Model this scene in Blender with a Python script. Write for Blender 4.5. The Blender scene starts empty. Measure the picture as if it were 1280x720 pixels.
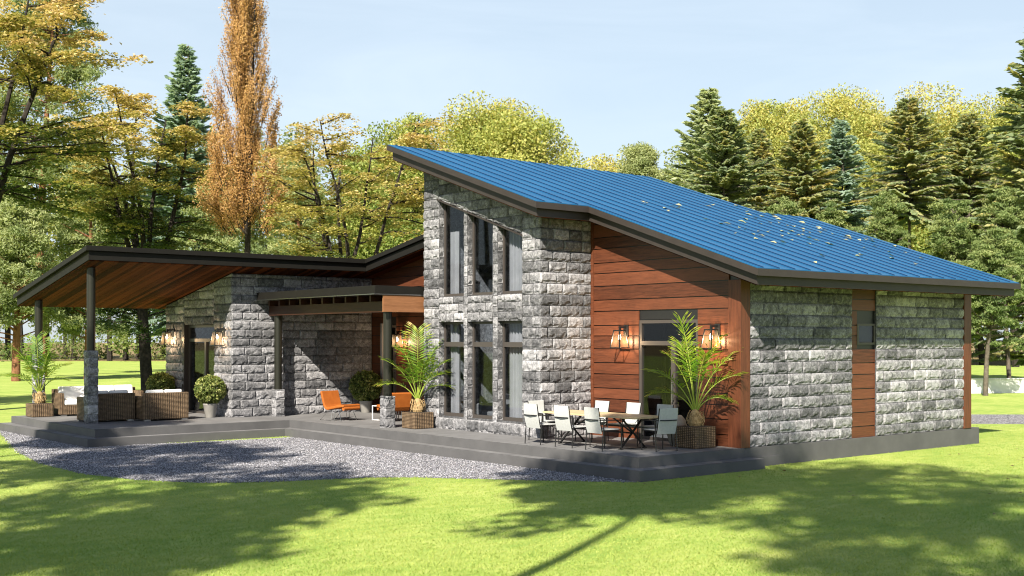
import bpy, math, random
import numpy as np
from mathutils import Vector, noise, Matrix
random.seed(7); rng = np.random.default_rng(7)
SC = bpy.context.scene; COL = SC.collection
R = math.radians

# ---------------------------------------------------------------- camera frame
F = 1490.0; HG = 2.75; ZT = 0.43
_a = math.atan(1820/1490)
DV = Vector((math.cos(_a), math.sin(_a), 0)); RV = Vector((math.sin(_a), -math.cos(_a), 0))
CAM = Vector((-19.823, -16.548, HG))
def at(u, depth, z=0.0):
    """ground position seen in photo column u at a given distance along the view axis"""
    p = CAM + DV*depth + RV*((u-640)/F*depth); p.z = z; return p
def ht(v, depth): return HG-(v-424)*depth/F

# ---------------------------------------------------------------- object helpers
def tag(o, label=None, cat=None, group=None, kind=None):
    if label: o['label'] = label
    if cat: o['category'] = cat
    if group: o['group'] = group
    if kind: o['kind'] = kind
    return o
def empty(name, loc, label=None, cat=None, group=None, rz=0.0):
    o = bpy.data.objects.new(name, None); COL.objects.link(o)
    o.location = loc; o.rotation_euler = (0, 0, rz); o.empty_display_size = .2
    return tag(o, label, cat, group)
def copy_tree(o, loc, rz=0.0, label=None, scale=None):
    c = o.copy(); COL.objects.link(c); c.location = loc; c.rotation_euler = (0, 0, rz)
    if scale is not None: c.scale = scale if hasattr(scale, '__len__') else (scale,)*3
    if label: c['label'] = label
    for ch in list(o.children):
        d = ch.copy(); COL.objects.link(d); d.parent = c
        for g in list(ch.children):
            e = g.copy(); COL.objects.link(e); e.parent = d
    return c

class MB:
    """collects geometry, then links it as ONE mesh object"""
    def __init__(s): s.v = []; s.f = []; s.t = []
    def add(s, vs, fs, tint=.5):
        b = len(s.v); s.v += [tuple(p) for p in vs]; s.f += [tuple(i+b for i in f) for f in fs]; s.t += [tint]*len(fs)
    def box(s, x0, x1, y0, y1, z0, z1, tint=.5):
        s.add([(x0,y0,z0),(x1,y0,z0),(x1,y1,z0),(x0,y1,z0),(x0,y0,z1),(x1,y0,z1),(x1,y1,z1),(x0,y1,z1)],
              [(0,3,2,1),(4,5,6,7),(0,1,5,4),(1,2,6,5),(2,3,7,6),(3,0,4,7)], tint)
    def hexa(s, bot, top, tint=.5):
        n = len(bot); s.add(list(bot)+list(top), [tuple(range(n))[::-1], tuple(range(n, 2*n))]+[(i, (i+1) % n, n+(i+1) % n, n+i) for i in range(n)], tint)
    def prism(s, poly, zlo, zhi, tint=.5):
        f = lambda z, x, y: z(x, y) if callable(z) else z
        s.hexa([(x, y, f(zlo, x, y)) for x, y in poly], [(x, y, f(zhi, x, y)) for x, y in poly], tint)
    def tube(s, pts, r, n=8, tint=.5, cap=True):
        pts = [Vector(p) for p in pts]; m = len(pts); rr = r if hasattr(r, '__len__') else [r]*m
        vs = []; up = None
        for i, p in enumerate(pts):
            t = (pts[min(i+1, m-1)]-pts[max(i-1, 0)])
            t = t.normalized() if t.length > 1e-9 else Vector((0, 0, 1))
            if up is None: up = t.orthogonal().normalized()
            up = (up-t*up.dot(t)); up = up.normalized() if up.length > 1e-6 else t.orthogonal().normalized()
            w = t.cross(up)
            for k in range(n):
                a = 2*math.pi*k/n; vs.append(p+(up*math.cos(a)+w*math.sin(a))*rr[i])
        fs = [(i*n+k, i*n+(k+1) % n, (i+1)*n+(k+1) % n, (i+1)*n+k) for i in range(m-1) for k in range(n)]
        if cap: fs += [tuple(range(n))[::-1], tuple(range((m-1)*n, m*n))]
        s.add(vs, fs, tint)
    def lathe(s, prof, n=24, c=(0, 0, 0), tint=.5):
        vs = [(c[0]+r*math.cos(2*math.pi*k/n), c[1]+r*math.sin(2*math.pi*k/n), c[2]+z) for r, z in prof for k in range(n)]
        m = len(prof)
        fs = [(i*n+k, i*n+(k+1) % n, (i+1)*n+(k+1) % n, (i+1)*n+k) for i in range(m-1) for k in range(n)]
        fs += [tuple(range(n))[::-1], tuple(range((m-1)*n, m*n))]
        s.add(vs, fs, tint)
    def build(s, name, mat, parent=None, smooth=False, bevel=0.0):
        me = bpy.data.meshes.new(name); me.from_pydata(s.v, [], s.f); me.validate(); me.materials.append(mat)
        if len(me.polygons) == len(s.t):
            a = me.attributes.new('tint', 'FLOAT', 'FACE'); a.data.foreach_set('value', np.array(s.t, dtype=np.float32))
        if smooth:
            me.polygons.foreach_set('use_smooth', [True]*len(me.polygons))
            try: me.set_sharp_from_angle(angle=R(40))
            except Exception: pass
        me.update()
        o = bpy.data.objects.new(name, me); COL.objects.link(o)
        if parent: o.parent = parent
        if bevel:
            b = o.modifiers.new('edge', 'BEVEL'); b.width = bevel; b.segments = 2; b.limit_method = 'ANGLE'; b.angle_limit = R(35)
        return o

def leaf_mesh(name, Cn, A, N, L, W, tint, mat, parent=None):
    """many folded leaf blades as one mesh: centres, axes, normals, lengths, widths"""
    n = len(Cn); Cn = np.asarray(Cn, float); A = np.asarray(A, float); N = np.asarray(N, float)
    A /= np.linalg.norm(A, axis=1)[:, None]+1e-9
    B = np.cross(A, N); B /= np.linalg.norm(B, axis=1)[:, None]+1e-9
    N2 = np.cross(B, A)
    L = np.broadcast_to(np.asarray(L, float), (n,))[:, None]; W = np.broadcast_to(np.asarray(W, float), (n,))[:, None]
    V = np.empty((n, 4, 3))
    V[:, 0] = Cn-A*L/2; V[:, 1] = Cn+B*W/2+N2*W*.18; V[:, 2] = Cn+A*L/2; V[:, 3] = Cn-B*W/2+N2*W*.18
    me = bpy.data.meshes.new(name)
    me.vertices.add(4*n); me.vertices.foreach_set('co', V.ravel())
    me.loops.add(4*n); me.loops.foreach_set('vertex_index', np.arange(4*n, dtype=np.int32))
    me.polygons.add(n); me.polygons.foreach_set('loop_start', np.arange(0, 4*n, 4, dtype=np.int32))
    me.polygons.foreach_set('loop_total', np.full(n, 4, dtype=np.int32))
    a = me.attributes.new('tint', 'FLOAT', 'FACE'); a.data.foreach_set('value', np.clip(np.asarray(tint, dtype=np.float32), 0, 1))
    me.materials.append(mat); me.update(calc_edges=True)
    o = bpy.data.objects.new(name, me); COL.objects.link(o)
    if parent: o.parent = parent
    return o

# ---------------------------------------------------------------- materials
def mat(name, color=(.5, .5, .5), rough=.6, metal=0.0, spec=.5):
    m = bpy.data.materials.new(name); m.use_nodes = True
    b = m.node_tree.nodes['Principled BSDF']
    b.inputs['Base Color'].default_value = (*color, 1); b.inputs['Roughness'].default_value = rough
    b.inputs['Metallic'].default_value = metal; b.inputs['Specular IOR Level'].default_value = spec
    return m
def nd(m, kind, **kw):
    n = m.node_tree.nodes.new(kind)
    for k, v in kw.items():
        if k in n.inputs.keys(): n.inputs[k].default_value = v
        else: setattr(n, k, v)
    return n
def lk(m, a, b): m.node_tree.links.new(a, b)
def bsdf(m): return m.node_tree.nodes['Principled BSDF']
def coords(m, scale=(1, 1, 1), rot=(0, 0, 0), src='Object'):
    t = nd(m, 'ShaderNodeTexCoord'); p = nd(m, 'ShaderNodeMapping'); p.inputs['Scale'].default_value = scale; p.inputs['Rotation'].default_value = rot
    lk(m, t.outputs[src], p.inputs[0]); return p.outputs[0]
def noise_n(m, co, scale, detail=4, rough=.55, dist=0.0):
    n = nd(m, 'ShaderNodeTexNoise'); n.inputs['Scale'].default_value = scale; n.inputs['Detail'].default_value = detail
    n.inputs['Roughness'].default_value = rough; n.inputs['Distortion'].default_value = dist; lk(m, co, n.inputs['Vector']); return n.outputs['Fac']
def ramp(m, fac, stops):
    r = nd(m, 'ShaderNodeValToRGB'); e = r.color_ramp.elements
    while len(e) < len(stops): e.new(.5)
    for i, (p, c) in enumerate(stops): e[i].position = p; e[i].color = (*c, 1) if len(c) == 3 else c
    lk(m, fac, r.inputs[0]); return r.outputs[0]
def mixc(m, fac, a, b, mode='MIX'):
    n = nd(m, 'ShaderNodeMix', data_type='RGBA', blend_type=mode)
    for s, v in ((n.inputs[0], fac), (n.inputs[6], a), (n.inputs[7], b)):
        if hasattr(v, 'is_output'): lk(m, v, s)
        elif isinstance(v, tuple): s.default_value = (*v, 1)
        else: s.default_value = v
    return n.outputs[2]
def mth(m, op, a, b=0.0):
    n = nd(m, 'ShaderNodeMath', operation=op)
    for s, v in ((n.inputs[0], a), (n.inputs[1], b)):
        if hasattr(v, 'is_output'): lk(m, v, s)
        else: s.default_value = v
    return n.outputs[0]
def bump(m, h, strength=.3, dist=.02):
    b = nd(m, 'ShaderNodeBump'); b.inputs['Strength'].default_value = strength; b.inputs['Distance'].default_value = dist
    lk(m, h, b.inputs['Height']); lk(m, b.outputs[0], bsdf(m).inputs['Normal'])
def attr(m, name='tint'):
    a = nd(m, 'ShaderNodeAttribute'); a.attribute_name = name; return a.outputs['Fac']
def base(m, col): lk(m, col, bsdf(m).inputs['Base Color'])

def m_stone(name='split_face_stone', warm=0.0):
    m = mat(name, rough=.9, spec=.2); co = coords(m)
    big = noise_n(m, co, 8.5, 6, .66, .8); fine = noise_n(m, co, 26, 4, .7); tt = attr(m)
    k = mth(m, 'ADD', mth(m, 'MULTIPLY', mth(m, 'SUBTRACT', big, .5), 1.25), mth(m, 'MULTIPLY', mth(m, 'SUBTRACT', fine, .5), .6))
    k = mth(m, 'ADD', mth(m, 'ADD', k, .5), mth(m, 'MULTIPLY', mth(m, 'SUBTRACT', tt, .5), .46))
    c = ramp(m, k, [(.10, (.050, .052, .058)), (.36, (.106, .109, .121)), (.54, (.188, .191, .210)), (.80, (.37, .374, .408))])
    base(m, c); bump(m, mth(m, 'ADD', fine, noise_n(m, co, 70, 3)), .55, .012); return m
def m_wood(name, dark, light, axis='y', scale=1.0, rough=.45, tonev=.22):
    m = mat(name, rough=rough, spec=.35)
    s = {'x': (.35, 6, 6), 'y': (6, .35, 6), 'z': (6, 6, .35)}[axis]
    co = coords(m, tuple(q*scale for q in s)); tt = attr(m)
    g = noise_n(m, co, 2.2, 8, .68, 1.6); g2 = noise_n(m, co, 11, 5, .65, .5)
    k = mth(m, 'ADD', mth(m, 'ADD', mth(m, 'MULTIPLY', g, .62), mth(m, 'MULTIPLY', g2, .38)), mth(m, 'MULTIPLY', mth(m, 'SUBTRACT', tt, .5), tonev))
    mid = tuple((a+b)/2 for a, b in zip(dark, light))
    base(m, ramp(m, k, [(.30, dark), (.48, mid), (.68, light)])); bump(m, g2, .12, .01); return m
def m_noisy(name, a, b, scale=6, rough=.7, spec=.3, bs=.2, bscale=60, metal=0.0):
    m = mat(name, rough=rough, spec=spec, metal=metal); co = coords(m)
    base(m, ramp(m, noise_n(m, co, scale, 6, .6), [(.3, a), (.7, b)]))
    if bs: bump(m, noise_n(m, co, bscale, 3), bs, .01)
    return m
def m_leaf(name, stops, transl=.38, rough=.55):
    m = mat(name, rough=rough, spec=.25); c = ramp(m, attr(m), stops); base(m, c)
    t = nd(m, 'ShaderNodeBsdfTranslucent'); lk(m, mixc(m, 1.0, c, (1.25, 1.2, .7), 'MULTIPLY'), t.inputs['Color'])
    x = nd(m, 'ShaderNodeMixShader'); x.inputs[0].default_value = transl
    out = m.node_tree.nodes['Material Output']
    lk(m, bsdf(m).outputs[0], x.inputs[1]); lk(m, t.outputs[0], x.inputs[2]); lk(m, x.outputs[0], out.inputs[0]); return m
def m_glass(name, tint=(.55, .6, .62), refl=1.0):
    m = bpy.data.materials.new(name); m.use_nodes = True; nt = m.node_tree; nt.nodes.clear()
    out = nt.nodes.new('ShaderNodeOutputMaterial'); g = nt.nodes.new('ShaderNodeBsdfGlossy'); g.inputs['Roughness'].default_value = .02
    t = nt.nodes.new('ShaderNodeBsdfTransparent'); t.inputs[0].default_value = (*tint, 1)
    lw = nt.nodes.new('ShaderNodeLayerWeight'); lw.inputs[0].default_value = .5
    p = nt.nodes.new('ShaderNodeMath'); p.operation = 'POWER'; p.inputs[1].default_value = 4.0
    q = nt.nodes.new('ShaderNodeMath'); q.operation = 'MULTIPLY_ADD'; q.inputs[1].default_value = .8*refl; q.inputs[2].default_value = .05*refl
    mx = nt.nodes.new('ShaderNodeMixShader'); L = nt.links.new
    L(lw.outputs['Facing'], p.inputs[0]); L(p.outputs[0], q.inputs[0]); L(q.outputs[0], mx.inputs[0]); L(t.outputs[0], mx.inputs[1]); L(g.outputs[0], mx.inputs[2]); L(mx.outputs[0], out.inputs[0]); return m
def m_emit(name, col, strength):
    m = bpy.data.materials.new(name); m.use_nodes = True; nt = m.node_tree; nt.nodes.clear()
    e = nt.nodes.new('ShaderNodeEmission'); e.inputs[0].default_value = (*col, 1); e.inputs[1].default_value = strength
    o = nt.nodes.new('ShaderNodeOutputMaterial'); nt.links.new(e.outputs[0], o.inputs[0]); return m
def m_wicker(name, a, b):
    m = mat(name, rough=.7, spec=.3); co = coords(m)
    sx = nd(m, 'ShaderNodeSeparateXYZ'); lk(m, co, sx.inputs[0])
    h = mth(m, 'ADD', sx.outputs[0], sx.outputs[1])
    w1 = mth(m, 'SINE', mth(m, 'MULTIPLY', h, 2*math.pi/.055)); w2 = mth(m, 'SINE', mth(m, 'MULTIPLY', sx.outputs[2], 2*math.pi/.036))
    k = mth(m, 'ADD', mth(m, 'MULTIPLY', w1, .42), mth(m, 'ADD', mth(m, 'MULTIPLY', mth(m, 'MULTIPLY', w1, w2), .25), mth(m, 'MULTIPLY', w2, .30)))
    n = noise_n(m, co, 9, 3)
    k2 = mth(m, 'ADD', mth(m, 'MULTIPLY', mth(m, 'ADD', k, 1.0), .4), mth(m, 'MULTIPLY', mth(m, 'SUBTRACT', n, .5), .5))
    base(m, ramp(m, k2, [(.1, tuple(q*.12 for q in a)), (.35, a), (.8, b)])); bump(m, k, .6, .015); return m

M = {}
M['stone'] = m_stone()
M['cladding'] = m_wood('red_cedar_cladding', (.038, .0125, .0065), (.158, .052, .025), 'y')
M['cladding_x'] = m_wood('red_cedar_side', (.038, .0125, .0065), (.150, .049, .024), 'x')
M['post_wood'] = m_wood('stained_post_wood', (.038, .0125, .0065), (.150, .049, .024), 'z')
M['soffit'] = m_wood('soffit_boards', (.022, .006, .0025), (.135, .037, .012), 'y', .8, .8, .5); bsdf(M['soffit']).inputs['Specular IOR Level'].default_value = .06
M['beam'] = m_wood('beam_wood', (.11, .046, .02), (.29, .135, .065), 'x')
M['shade_beam'] = m_wood('shade_darkened_beam', (.018, .007, .0035), (.062, .022, .011), 'y')  # beam wood darkened, the canopy's shade painted into its colour
M['roof'] = m_noisy('blue_metal_sheet', (.003, .078, .200), (.008, .102, .245), .7, .34, .25, 0)
m = M['roof']; _sx = nd(m, 'ShaderNodeSeparateXYZ'); lk(m, coords(m), _sx.inputs[0]); bump(m, mth(m, 'ADD', mth(m, 'MULTIPLY', mth(m, 'SINE', mth(m, 'MULTIPLY', _sx.outputs[1], 2*math.pi/.22)), .25), mth(m, 'MULTIPLY', noise_n(m, coords(m), 1.5, 2), 2.0)), .25, .02)
M['seam'] = mat('dark_blue_seam', (.006, .03, .09), .5)
M['fascia'] = m_noisy('dark_bronze_fascia', (.028, .023, .0215), (.036, .030, .028), 3, .5, .3, 0)
M['fascia_dark'] = m_noisy('charcoal_fascia', (.008, .0076, .0068), (.011, .0104, .0092), 3, .6, .2, 0)
M['concrete'] = m_noisy('terrace_concrete', (.074, .075, .081), (.100, .101, .108), 1.6, .8, .3, .25, 30)
M['frame'] = mat('window_frame_bronze', (.055, .048, .045), .45, 0, .5)
M['black'] = mat('black_metal', (.012, .012, .013), .4, 0, .5)
M['pole'] = mat('green_black_pole', (.014, .0145, .011), .35, 0, .4)
M['glass'] = m_glass('tinted_glass', (.84, .87, .90), .55)
m = M['lampglass'] = bpy.data.materials.new('frosted_lantern_glass'); m.use_nodes = True; m.node_tree.nodes.clear()
_o = nd(m, 'ShaderNodeOutputMaterial'); _x = nd(m, 'ShaderNodeMixShader'); _x.inputs[0].default_value = .025; _t = nd(m, 'ShaderNodeBsdfTransparent'); _d = nd(m, 'ShaderNodeBsdfTranslucent'); _d.inputs['Color'].default_value = (.85, .74, .58, 1)
lk(m, _t.outputs[0], _x.inputs[1]); lk(m, _d.outputs[0], _x.inputs[2]); lk(m, _x.outputs[0], _o.inputs[0])
M['bulb'] = m_emit('lit_bulb', (1.0, .74, .46), 9)
M['curtain'] = m_noisy('grey_curtain', (.27, .26, .275), (.35, .335, .35), 3, .9, .1, 0)
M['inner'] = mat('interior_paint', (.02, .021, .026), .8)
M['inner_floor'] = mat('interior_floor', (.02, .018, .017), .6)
M['sofa_grey'] = mat('grey_upholstery', (.16, .16, .17), .9)
M['wicker'] = m_wicker('brown_wicker', (.10, .068, .042), (.25, .175, .108))
M['cushion'] = m_noisy('white_cushion', (.72, .73, .76), (.8, .8, .82), 3, .9, .1, .1, 80)
M['orange'] = m_noisy('orange_felt', (.30, .085, .014), (.37, .11, .02), 8, .75, .2, .15, 90)
M['chrome'] = mat('brushed_steel', (.45, .45, .45), .3, 1.0)
M['white'] = mat('white_lacquer', (.75, .76, .80), .35)
M['sling'] = m_noisy('pale_sling_fabric', (.40, .42, .43), (.46, .48, .49), 20, .8, .2, .15, 150)
M['tabletop'] = m_wood('pale_oak_top', (.42, .31, .17), (.66, .53, .34), 'y')
M['pot'] = m_noisy('grey_clay_pot', (.24, .235, .225), (.32, .31, .30), 5, .8, .3, .15)
M['soil'] = mat('potting_soil', (.03, .022, .015), .95)
M['fibre'] = m_noisy('palm_fibre', (.20, .13, .06), (.42, .31, .17), 20, .9, .1, .6, 50)
M['petiole'] = m_noisy('palm_stalk', (.16, .24, .03), (.30, .36, .06), 4, .5, .4, 0)
M['palm'] = m_leaf('palm_leaflets', [(0, (.035, .10, .010)), (.5, (.10, .225, .018)), (.85, (.27, .36, .04)), (1, (.48, .36, .09))], .40, .4)
M['topiary'] = m_leaf('topiary_leaves', [(0, (.05, .08, .02)), (.55, (.15, .20, .05)), (1, (.44, .45, .17))], .35)
M['bark'] = m_noisy('dark_bark', (.016, .014, .013), (.05, .043, .038), 7, .95, .1, .8, 18)
M['bark_pine'] = m_noisy('reddish_pine_bark', (.12, .055, .03), (.26, .13, .075), 5, .95, .1, .6, 14)
M['bark_grey'] = m_noisy('grey_bark', (.07, .06, .05), (.15, .13, .11), 5, .95, .1, .6, 14)
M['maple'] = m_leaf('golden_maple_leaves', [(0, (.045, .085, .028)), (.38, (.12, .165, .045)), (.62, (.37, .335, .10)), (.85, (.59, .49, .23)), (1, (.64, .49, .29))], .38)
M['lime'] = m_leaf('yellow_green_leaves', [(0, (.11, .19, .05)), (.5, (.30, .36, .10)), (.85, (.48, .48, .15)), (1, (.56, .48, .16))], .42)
M['orange_leaf'] = m_leaf('orange_hornbeam_leaves', [(0, (.22, .12, .045)), (.5, (.45, .265, .10)), (1, (.64, .43, .20))], .35)
M['spruce'] = m_leaf('spruce_needles', [(0, (.15, .22, .15)), (.5, (.29, .36, .19)), (.8, (.46, .42, .18)), (1, (.54, .45, .19))], .48, .7)
M['bluespruce'] = m_leaf('blue_spruce_needles', [(0, (.17, .26, .22)), (.6, (.33, .45, .38)), (1, (.48, .58, .48))], .48, .7)
M['pine'] = m_leaf('pale_pine_needles', [(0, (.10, .15, .06)), (.5, (.25, .31, .135)), (1, (.46, .50, .26))], .45, .7)
M['pale_pine'] = m_leaf('hazy_pine_needles', [(0, (.20, .27, .17)), (.5, (.40, .48, .31)), (1, (.54, .58, .38))], .45, .7)  # distance haze painted in as paler needle colours
M['young_pine'] = m_leaf('young_pine_needles', [(0, (.07, .12, .045)), (.5, (.18, .25, .09)), (1, (.36, .40, .17))], .4, .7)
M['shrub'] = m_leaf('shrub_leaves', [(0, (.09, .14, .05)), (.5, (.25, .30, .10)), (1, (.46, .45, .17))], .45)
M['wall_white'] = m_noisy('white_render', (.62, .62, .64), (.7, .7, .72), 2, .8, .2, .1)
m = M['pebble'] = mat('crushed_stone', rough=.9, spec=.2); base(m, ramp(m, attr(m), [(.0, (.065, .066, .076)), (.5, (.20, .207, .245)), (1, (.46, .465, .515))]))
M['maple_fallen'] = m_leaf('fallen_leaf_brown', [(0, (.10, .07, .03)), (1, (.36, .26, .08))], .1)
M['fallen'] = m_leaf('fallen_leaf_pale', [(0, (.26, .29, .17)), (1, (.48, .45, .27))], .1)

M['blade'] = m_leaf('grass_blades', [(0, (.14, .29, .05)), (.5, (.30, .39, .088)), (1, (.51, .535, .175))], .3, .6)
# lawn: patchy short grass
m = M['lawn'] = mat('lawn_grass', rough=.85, spec=.15); co = coords(m)
n1 = noise_n(m, co, .35, 5, .6); n2 = noise_n(m, coords(m, (1.0, 2.2, 1), (0, 0, -.9)), 1.6, 6, .65); n3 = noise_n(m, co, 38, 3, .7)
k = mth(m, 'ADD', mth(m, 'ADD', mth(m, 'MULTIPLY', n1, .35), mth(m, 'MULTIPLY', n2, .40)), mth(m, 'MULTIPLY', n3, .25))
base(m, ramp(m, k, [(.30, (.115, .26, .045)), (.47, (.275, .375, .082)), (.66, (.48, .515, .165))])); bump(m, n3, .5, .03)
m = M['floor'] = m_noisy('forest_floor', (.13, .10, .05), (.28, .22, .11), .12, .95, .1, .4, 3)
m = M['gravel'] = mat('crushed_gravel', rough=.9, spec=.2); co = coords(m)
v = nd(m, 'ShaderNodeTexVoronoi'); v.inputs['Scale'].default_value = 24; lk(m, co, v.inputs['Vector'])
sep = nd(m, 'ShaderNodeSeparateColor'); lk(m, v.outputs['Color'], sep.inputs[0])
k = mth(m, 'ADD', mth(m, 'MULTIPLY', sep.outputs[0], .7), mth(m, 'MULTIPLY', noise_n(m, co, 5, 4), .3))
base(m, ramp(m, k, [(.2, (.068, .07, .082)), (.5, (.20, .198, .217)), (.85, (.45, .44, .46))])); bump(m, v.outputs['Distance'], .9, .03)

# ---------------------------------------------------------------- stone block work
def stone(mb, O, U, N, u0, u1, z0, z1, rowh=.26, lo=None, hi=None, seed=0, lens=(.5, .9), depth=.043, step=.034):
    """split-face blocks in courses on the plane O + u*U + z*Z, rough faces standing out along N"""
    rr = random.Random(seed); O = Vector(O); U = Vector(U); N = Vector(N); Z = Vector((0, 0, 1))
    z = z0; row = 0
    while z < z1-.01:
        zt = min(z+rowh, z1); u = u0; first = True; rowt = rr.gauss(0, .13)
        while u < u1-.005:
            L = rr.uniform(*lens)
            if first and row % 2: L *= .55
            first = False
            ub = u+L
            if u1-ub < .2: ub = u1
            a, b = u+.006, ub-.006
            nu = max(2, int((b-a)/step)); nv = max(3, int((zt-z)/step))
            off = Vector((rr.uniform(0, 90), rr.uniform(0, 90), rr.uniform(0, 90))); amp = rr.uniform(.6, 1.25); push = rr.uniform(-.006, .010)
            tone = min(1, max(0, rr.gauss(.5+rowt, .20)))
            vs = []; ok = True; ends = []
            for j in range(nv+1):
                t = j/nv
                for i in range(nu+1):
                    uu = a+(b-a)*i/nu
                    lo_ = max(z+.005, lo(uu)) if lo else z+.005
                    hi_ = min(zt-.005, hi(uu)) if hi else zt-.005
                    if hi_ < lo_: hi_ = lo_
                    zz = lo_+(hi_-lo_)*t
                    if j == nv: ends.append(hi_-lo_)
                    e = min(uu-a, b-uu, zz-lo_, hi_-zz)
                    p = Vector((uu*5.5, zz*7.5, 0))+off
                    ed = min(1, e/.03); ed = ed*ed*(3-2*ed)
                    n1 = noise.noise(p); n2 = noise.noise(p*2.7)
                    h = depth*ed*(.80+.34*amp*n1)+.007*ed*n2+push
                    chip = .16+.42*max(0, noise.noise(p*1.3+Vector((9, 3, 5)))+.25)
                    if t < chip and 0 < j: h -= .040*min(1, 1.5*(1-t/chip))*ed
                    if t > .74: h -= .014*(t-.74)/.26
                    vs.append(O+U*uu+Z*zz+N*max(-.006, h))
            if max(ends) > .012:
                w = nu+1
                fs = [(j*w+i, j*w+i+1, (j+1)*w+i+1, (j+1)*w+i) for j in range(nv) for i in range(nu)]
                if U.cross(Z).dot(N) < 0: fs = [f[::-1] for f in fs]
                mb.add(vs, fs, tone)
            u = ub
        z = zt; row += 1

# ---------------------------------------------------------------- ground
def sheet(name, pts, z, material, label, cat, kind='structure'):
    mb = MB(); mb.add([(x, y, z) for x, y in pts], [tuple(range(len(pts)))])
    return tag(mb.build(name, material), label, cat, None, kind)
S = 900
sheet('ground', [(-S, -S), (S, -S), (S, S), (-S, S)], -.012, M['floor'], 'brown leaf littered forest floor beyond the lawn', 'ground')
lawn_pts = [at(-2200, 150), at(-300, 148), at(300, 150), at(900, 140), at(1330, 122), at(2200, 110)]
lw = [(-60, -25), (-25, -60), (80, -90)]
poly = [(p.x, p.y) for p in lawn_pts]
sheet('lawn', [(-110, 60), (-60, -40), (-20, -70), (90, -80)]+poly[::-1], 0.0, M['lawn'], 'bright mown lawn around the house', 'lawn')
gr = [(-8.9, 21.6), (-9.28, 20.08), (-9.9, 17.35), (-10.74, 13.57), (-11.2, 10.56), (-11.21, 7.92), (-10.76, 6.12), (-10.01, 4.84), (-9.01, 4.18), (-7.98, 3.84), (-7.03, 3.59),
      (-6.3, 2.99), (-5.48, 1.97), (-4.68, .97), (-3.85, .04), (-3.5, -.37), (-3.2, -.2), (-3.2, 13.1), (-5.8, 13.35), (-8.6, 13.8), (-8.6, 21.6)]
sheet('gravel_bed', gr, .004, M['gravel'], 'curved bed of grey crushed gravel in front of the terrace', 'gravel bed')
pa = [at(1150, 43.5), at(1150, 38.8), at(1700, 38), at(1700, 43.5)]
sheet('gravel_path', [(p.x, p.y) for p in pa], .004, M['gravel'], 'straight pale gravel path crossing the lawn behind the house', 'path')

def inside(px, py, poly):
    r = np.zeros(len(px), bool); n = len(poly)
    for i in range(n):
        x1, y1 = poly[i]; x2, y2 = poly[(i+1) % n]
        c = ((y1 > py) != (y2 > py)) & (px < (x2-x1)*(py-y1)/(y2-y1+1e-12)+x1); r ^= c
    return r
_n = 330000; _d = 12.0+26*rng.random(_n)**1.35; _u = rng.uniform(-60, 1340, _n)
_px = CAM.x+DV.x*_d+RV.x*(_u-640)/F*_d; _py = CAM.y+DV.y*_d+RV.y*(_u-640)/F*_d
_k = ~inside(_px+rng.normal(0, .06, _n), _py+rng.normal(0, .06, _n), gr) & ~((_px > -3.45) & (_py > -.42) & (_px < .34)) & ~((_px > -.03) & (_py > -.04) & (_px < 9.65)) & ~((_px > -9.05) & (_py > 13.58)); _px = _px[_k]; _py = _py[_k]; _n = len(_px)
_a = rng.uniform(0, 6.28, _n); _l = rng.uniform(.022, .05, _n)
_A = np.stack([np.cos(_a)*.75, np.sin(_a)*.75, rng.uniform(.5, 1.1, _n)], 1)
_t = np.array([noise.noise((x*.5, y*.5, 3)) for x, y in zip(_px, _py)])
tag(leaf_mesh('grass', np.stack([_px, _py, _l*.33], 1), _A, rng.normal(size=(_n, 3))+np.array([0, 0, 1.5]), _l, rng.uniform(.006, .012, _n), .5+.35*_t+rng.normal(0, .13, _n), M['blade']), 'short grass blades of the lawn', 'grass', None, 'stuff')
# ---------------------------------------------------------------- terrace
T_UP = [(-3.12, -.06), (.07, -.06), (.07, .02), (1.3, .02), (1.3, 20.85), (-8.73, 20.85), (-8.73, 13.9), (-3.12, 13.9)]
T_LO = [(-3.43, -.40), (.33, -.40), (.33, -.05), (1.25, -.05), (1.25, 21.2), (-9.03, 21.2), (-9.03, 13.6), (-3.43, 13.6)]
mb = MB(); mb.prism(T_UP, .05, ZT); ob = mb.build('terrace', M['concrete'], bevel=.008); tag(ob, 'grey concrete terrace wrapping the house front', 'terrace', None, 'structure')
mb = MB(); mb.prism(T_LO, -.05, .215); ob = mb.build('terrace_step', M['concrete'], bevel=.008); tag(ob, 'lower concrete step running round the terrace edge', 'step', None, 'structure')

M['paving'] = m_noisy('smooth_paving', (.115, .116, .124), (.195, .197, .208), 1.1, .75, .3, .15, 40)
def shrink(poly, d):
    n = len(poly); out = []
    area = sum(poly[i][0]*poly[(i+1) % n][1]-poly[(i+1) % n][0]*poly[i][1] for i in range(n)); sg = 1 if area > 0 else -1
    for i in range(n):
        p0, p1, p2 = Vector(poly[i-1]), Vector(poly[i]), Vector(poly[(i+1) % n]); e1 = (p1-p0).normalized(); e2 = (p2-p1).normalized()
        q = p1+(Vector((-e1.y, e1.x))+Vector((-e2.y, e2.x)))*d*sg; out.append((q.x, q.y))
    return out
sheet('terrace_paving', shrink(T_UP, .012), ZT+.004, M['paving'], 'lighter smooth paving on top of the terrace', 'paving')
sheet('step_paving', shrink(T_LO, .012), .219, M['paving'], 'lighter smooth tread of the lower terrace step', 'paving')
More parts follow.
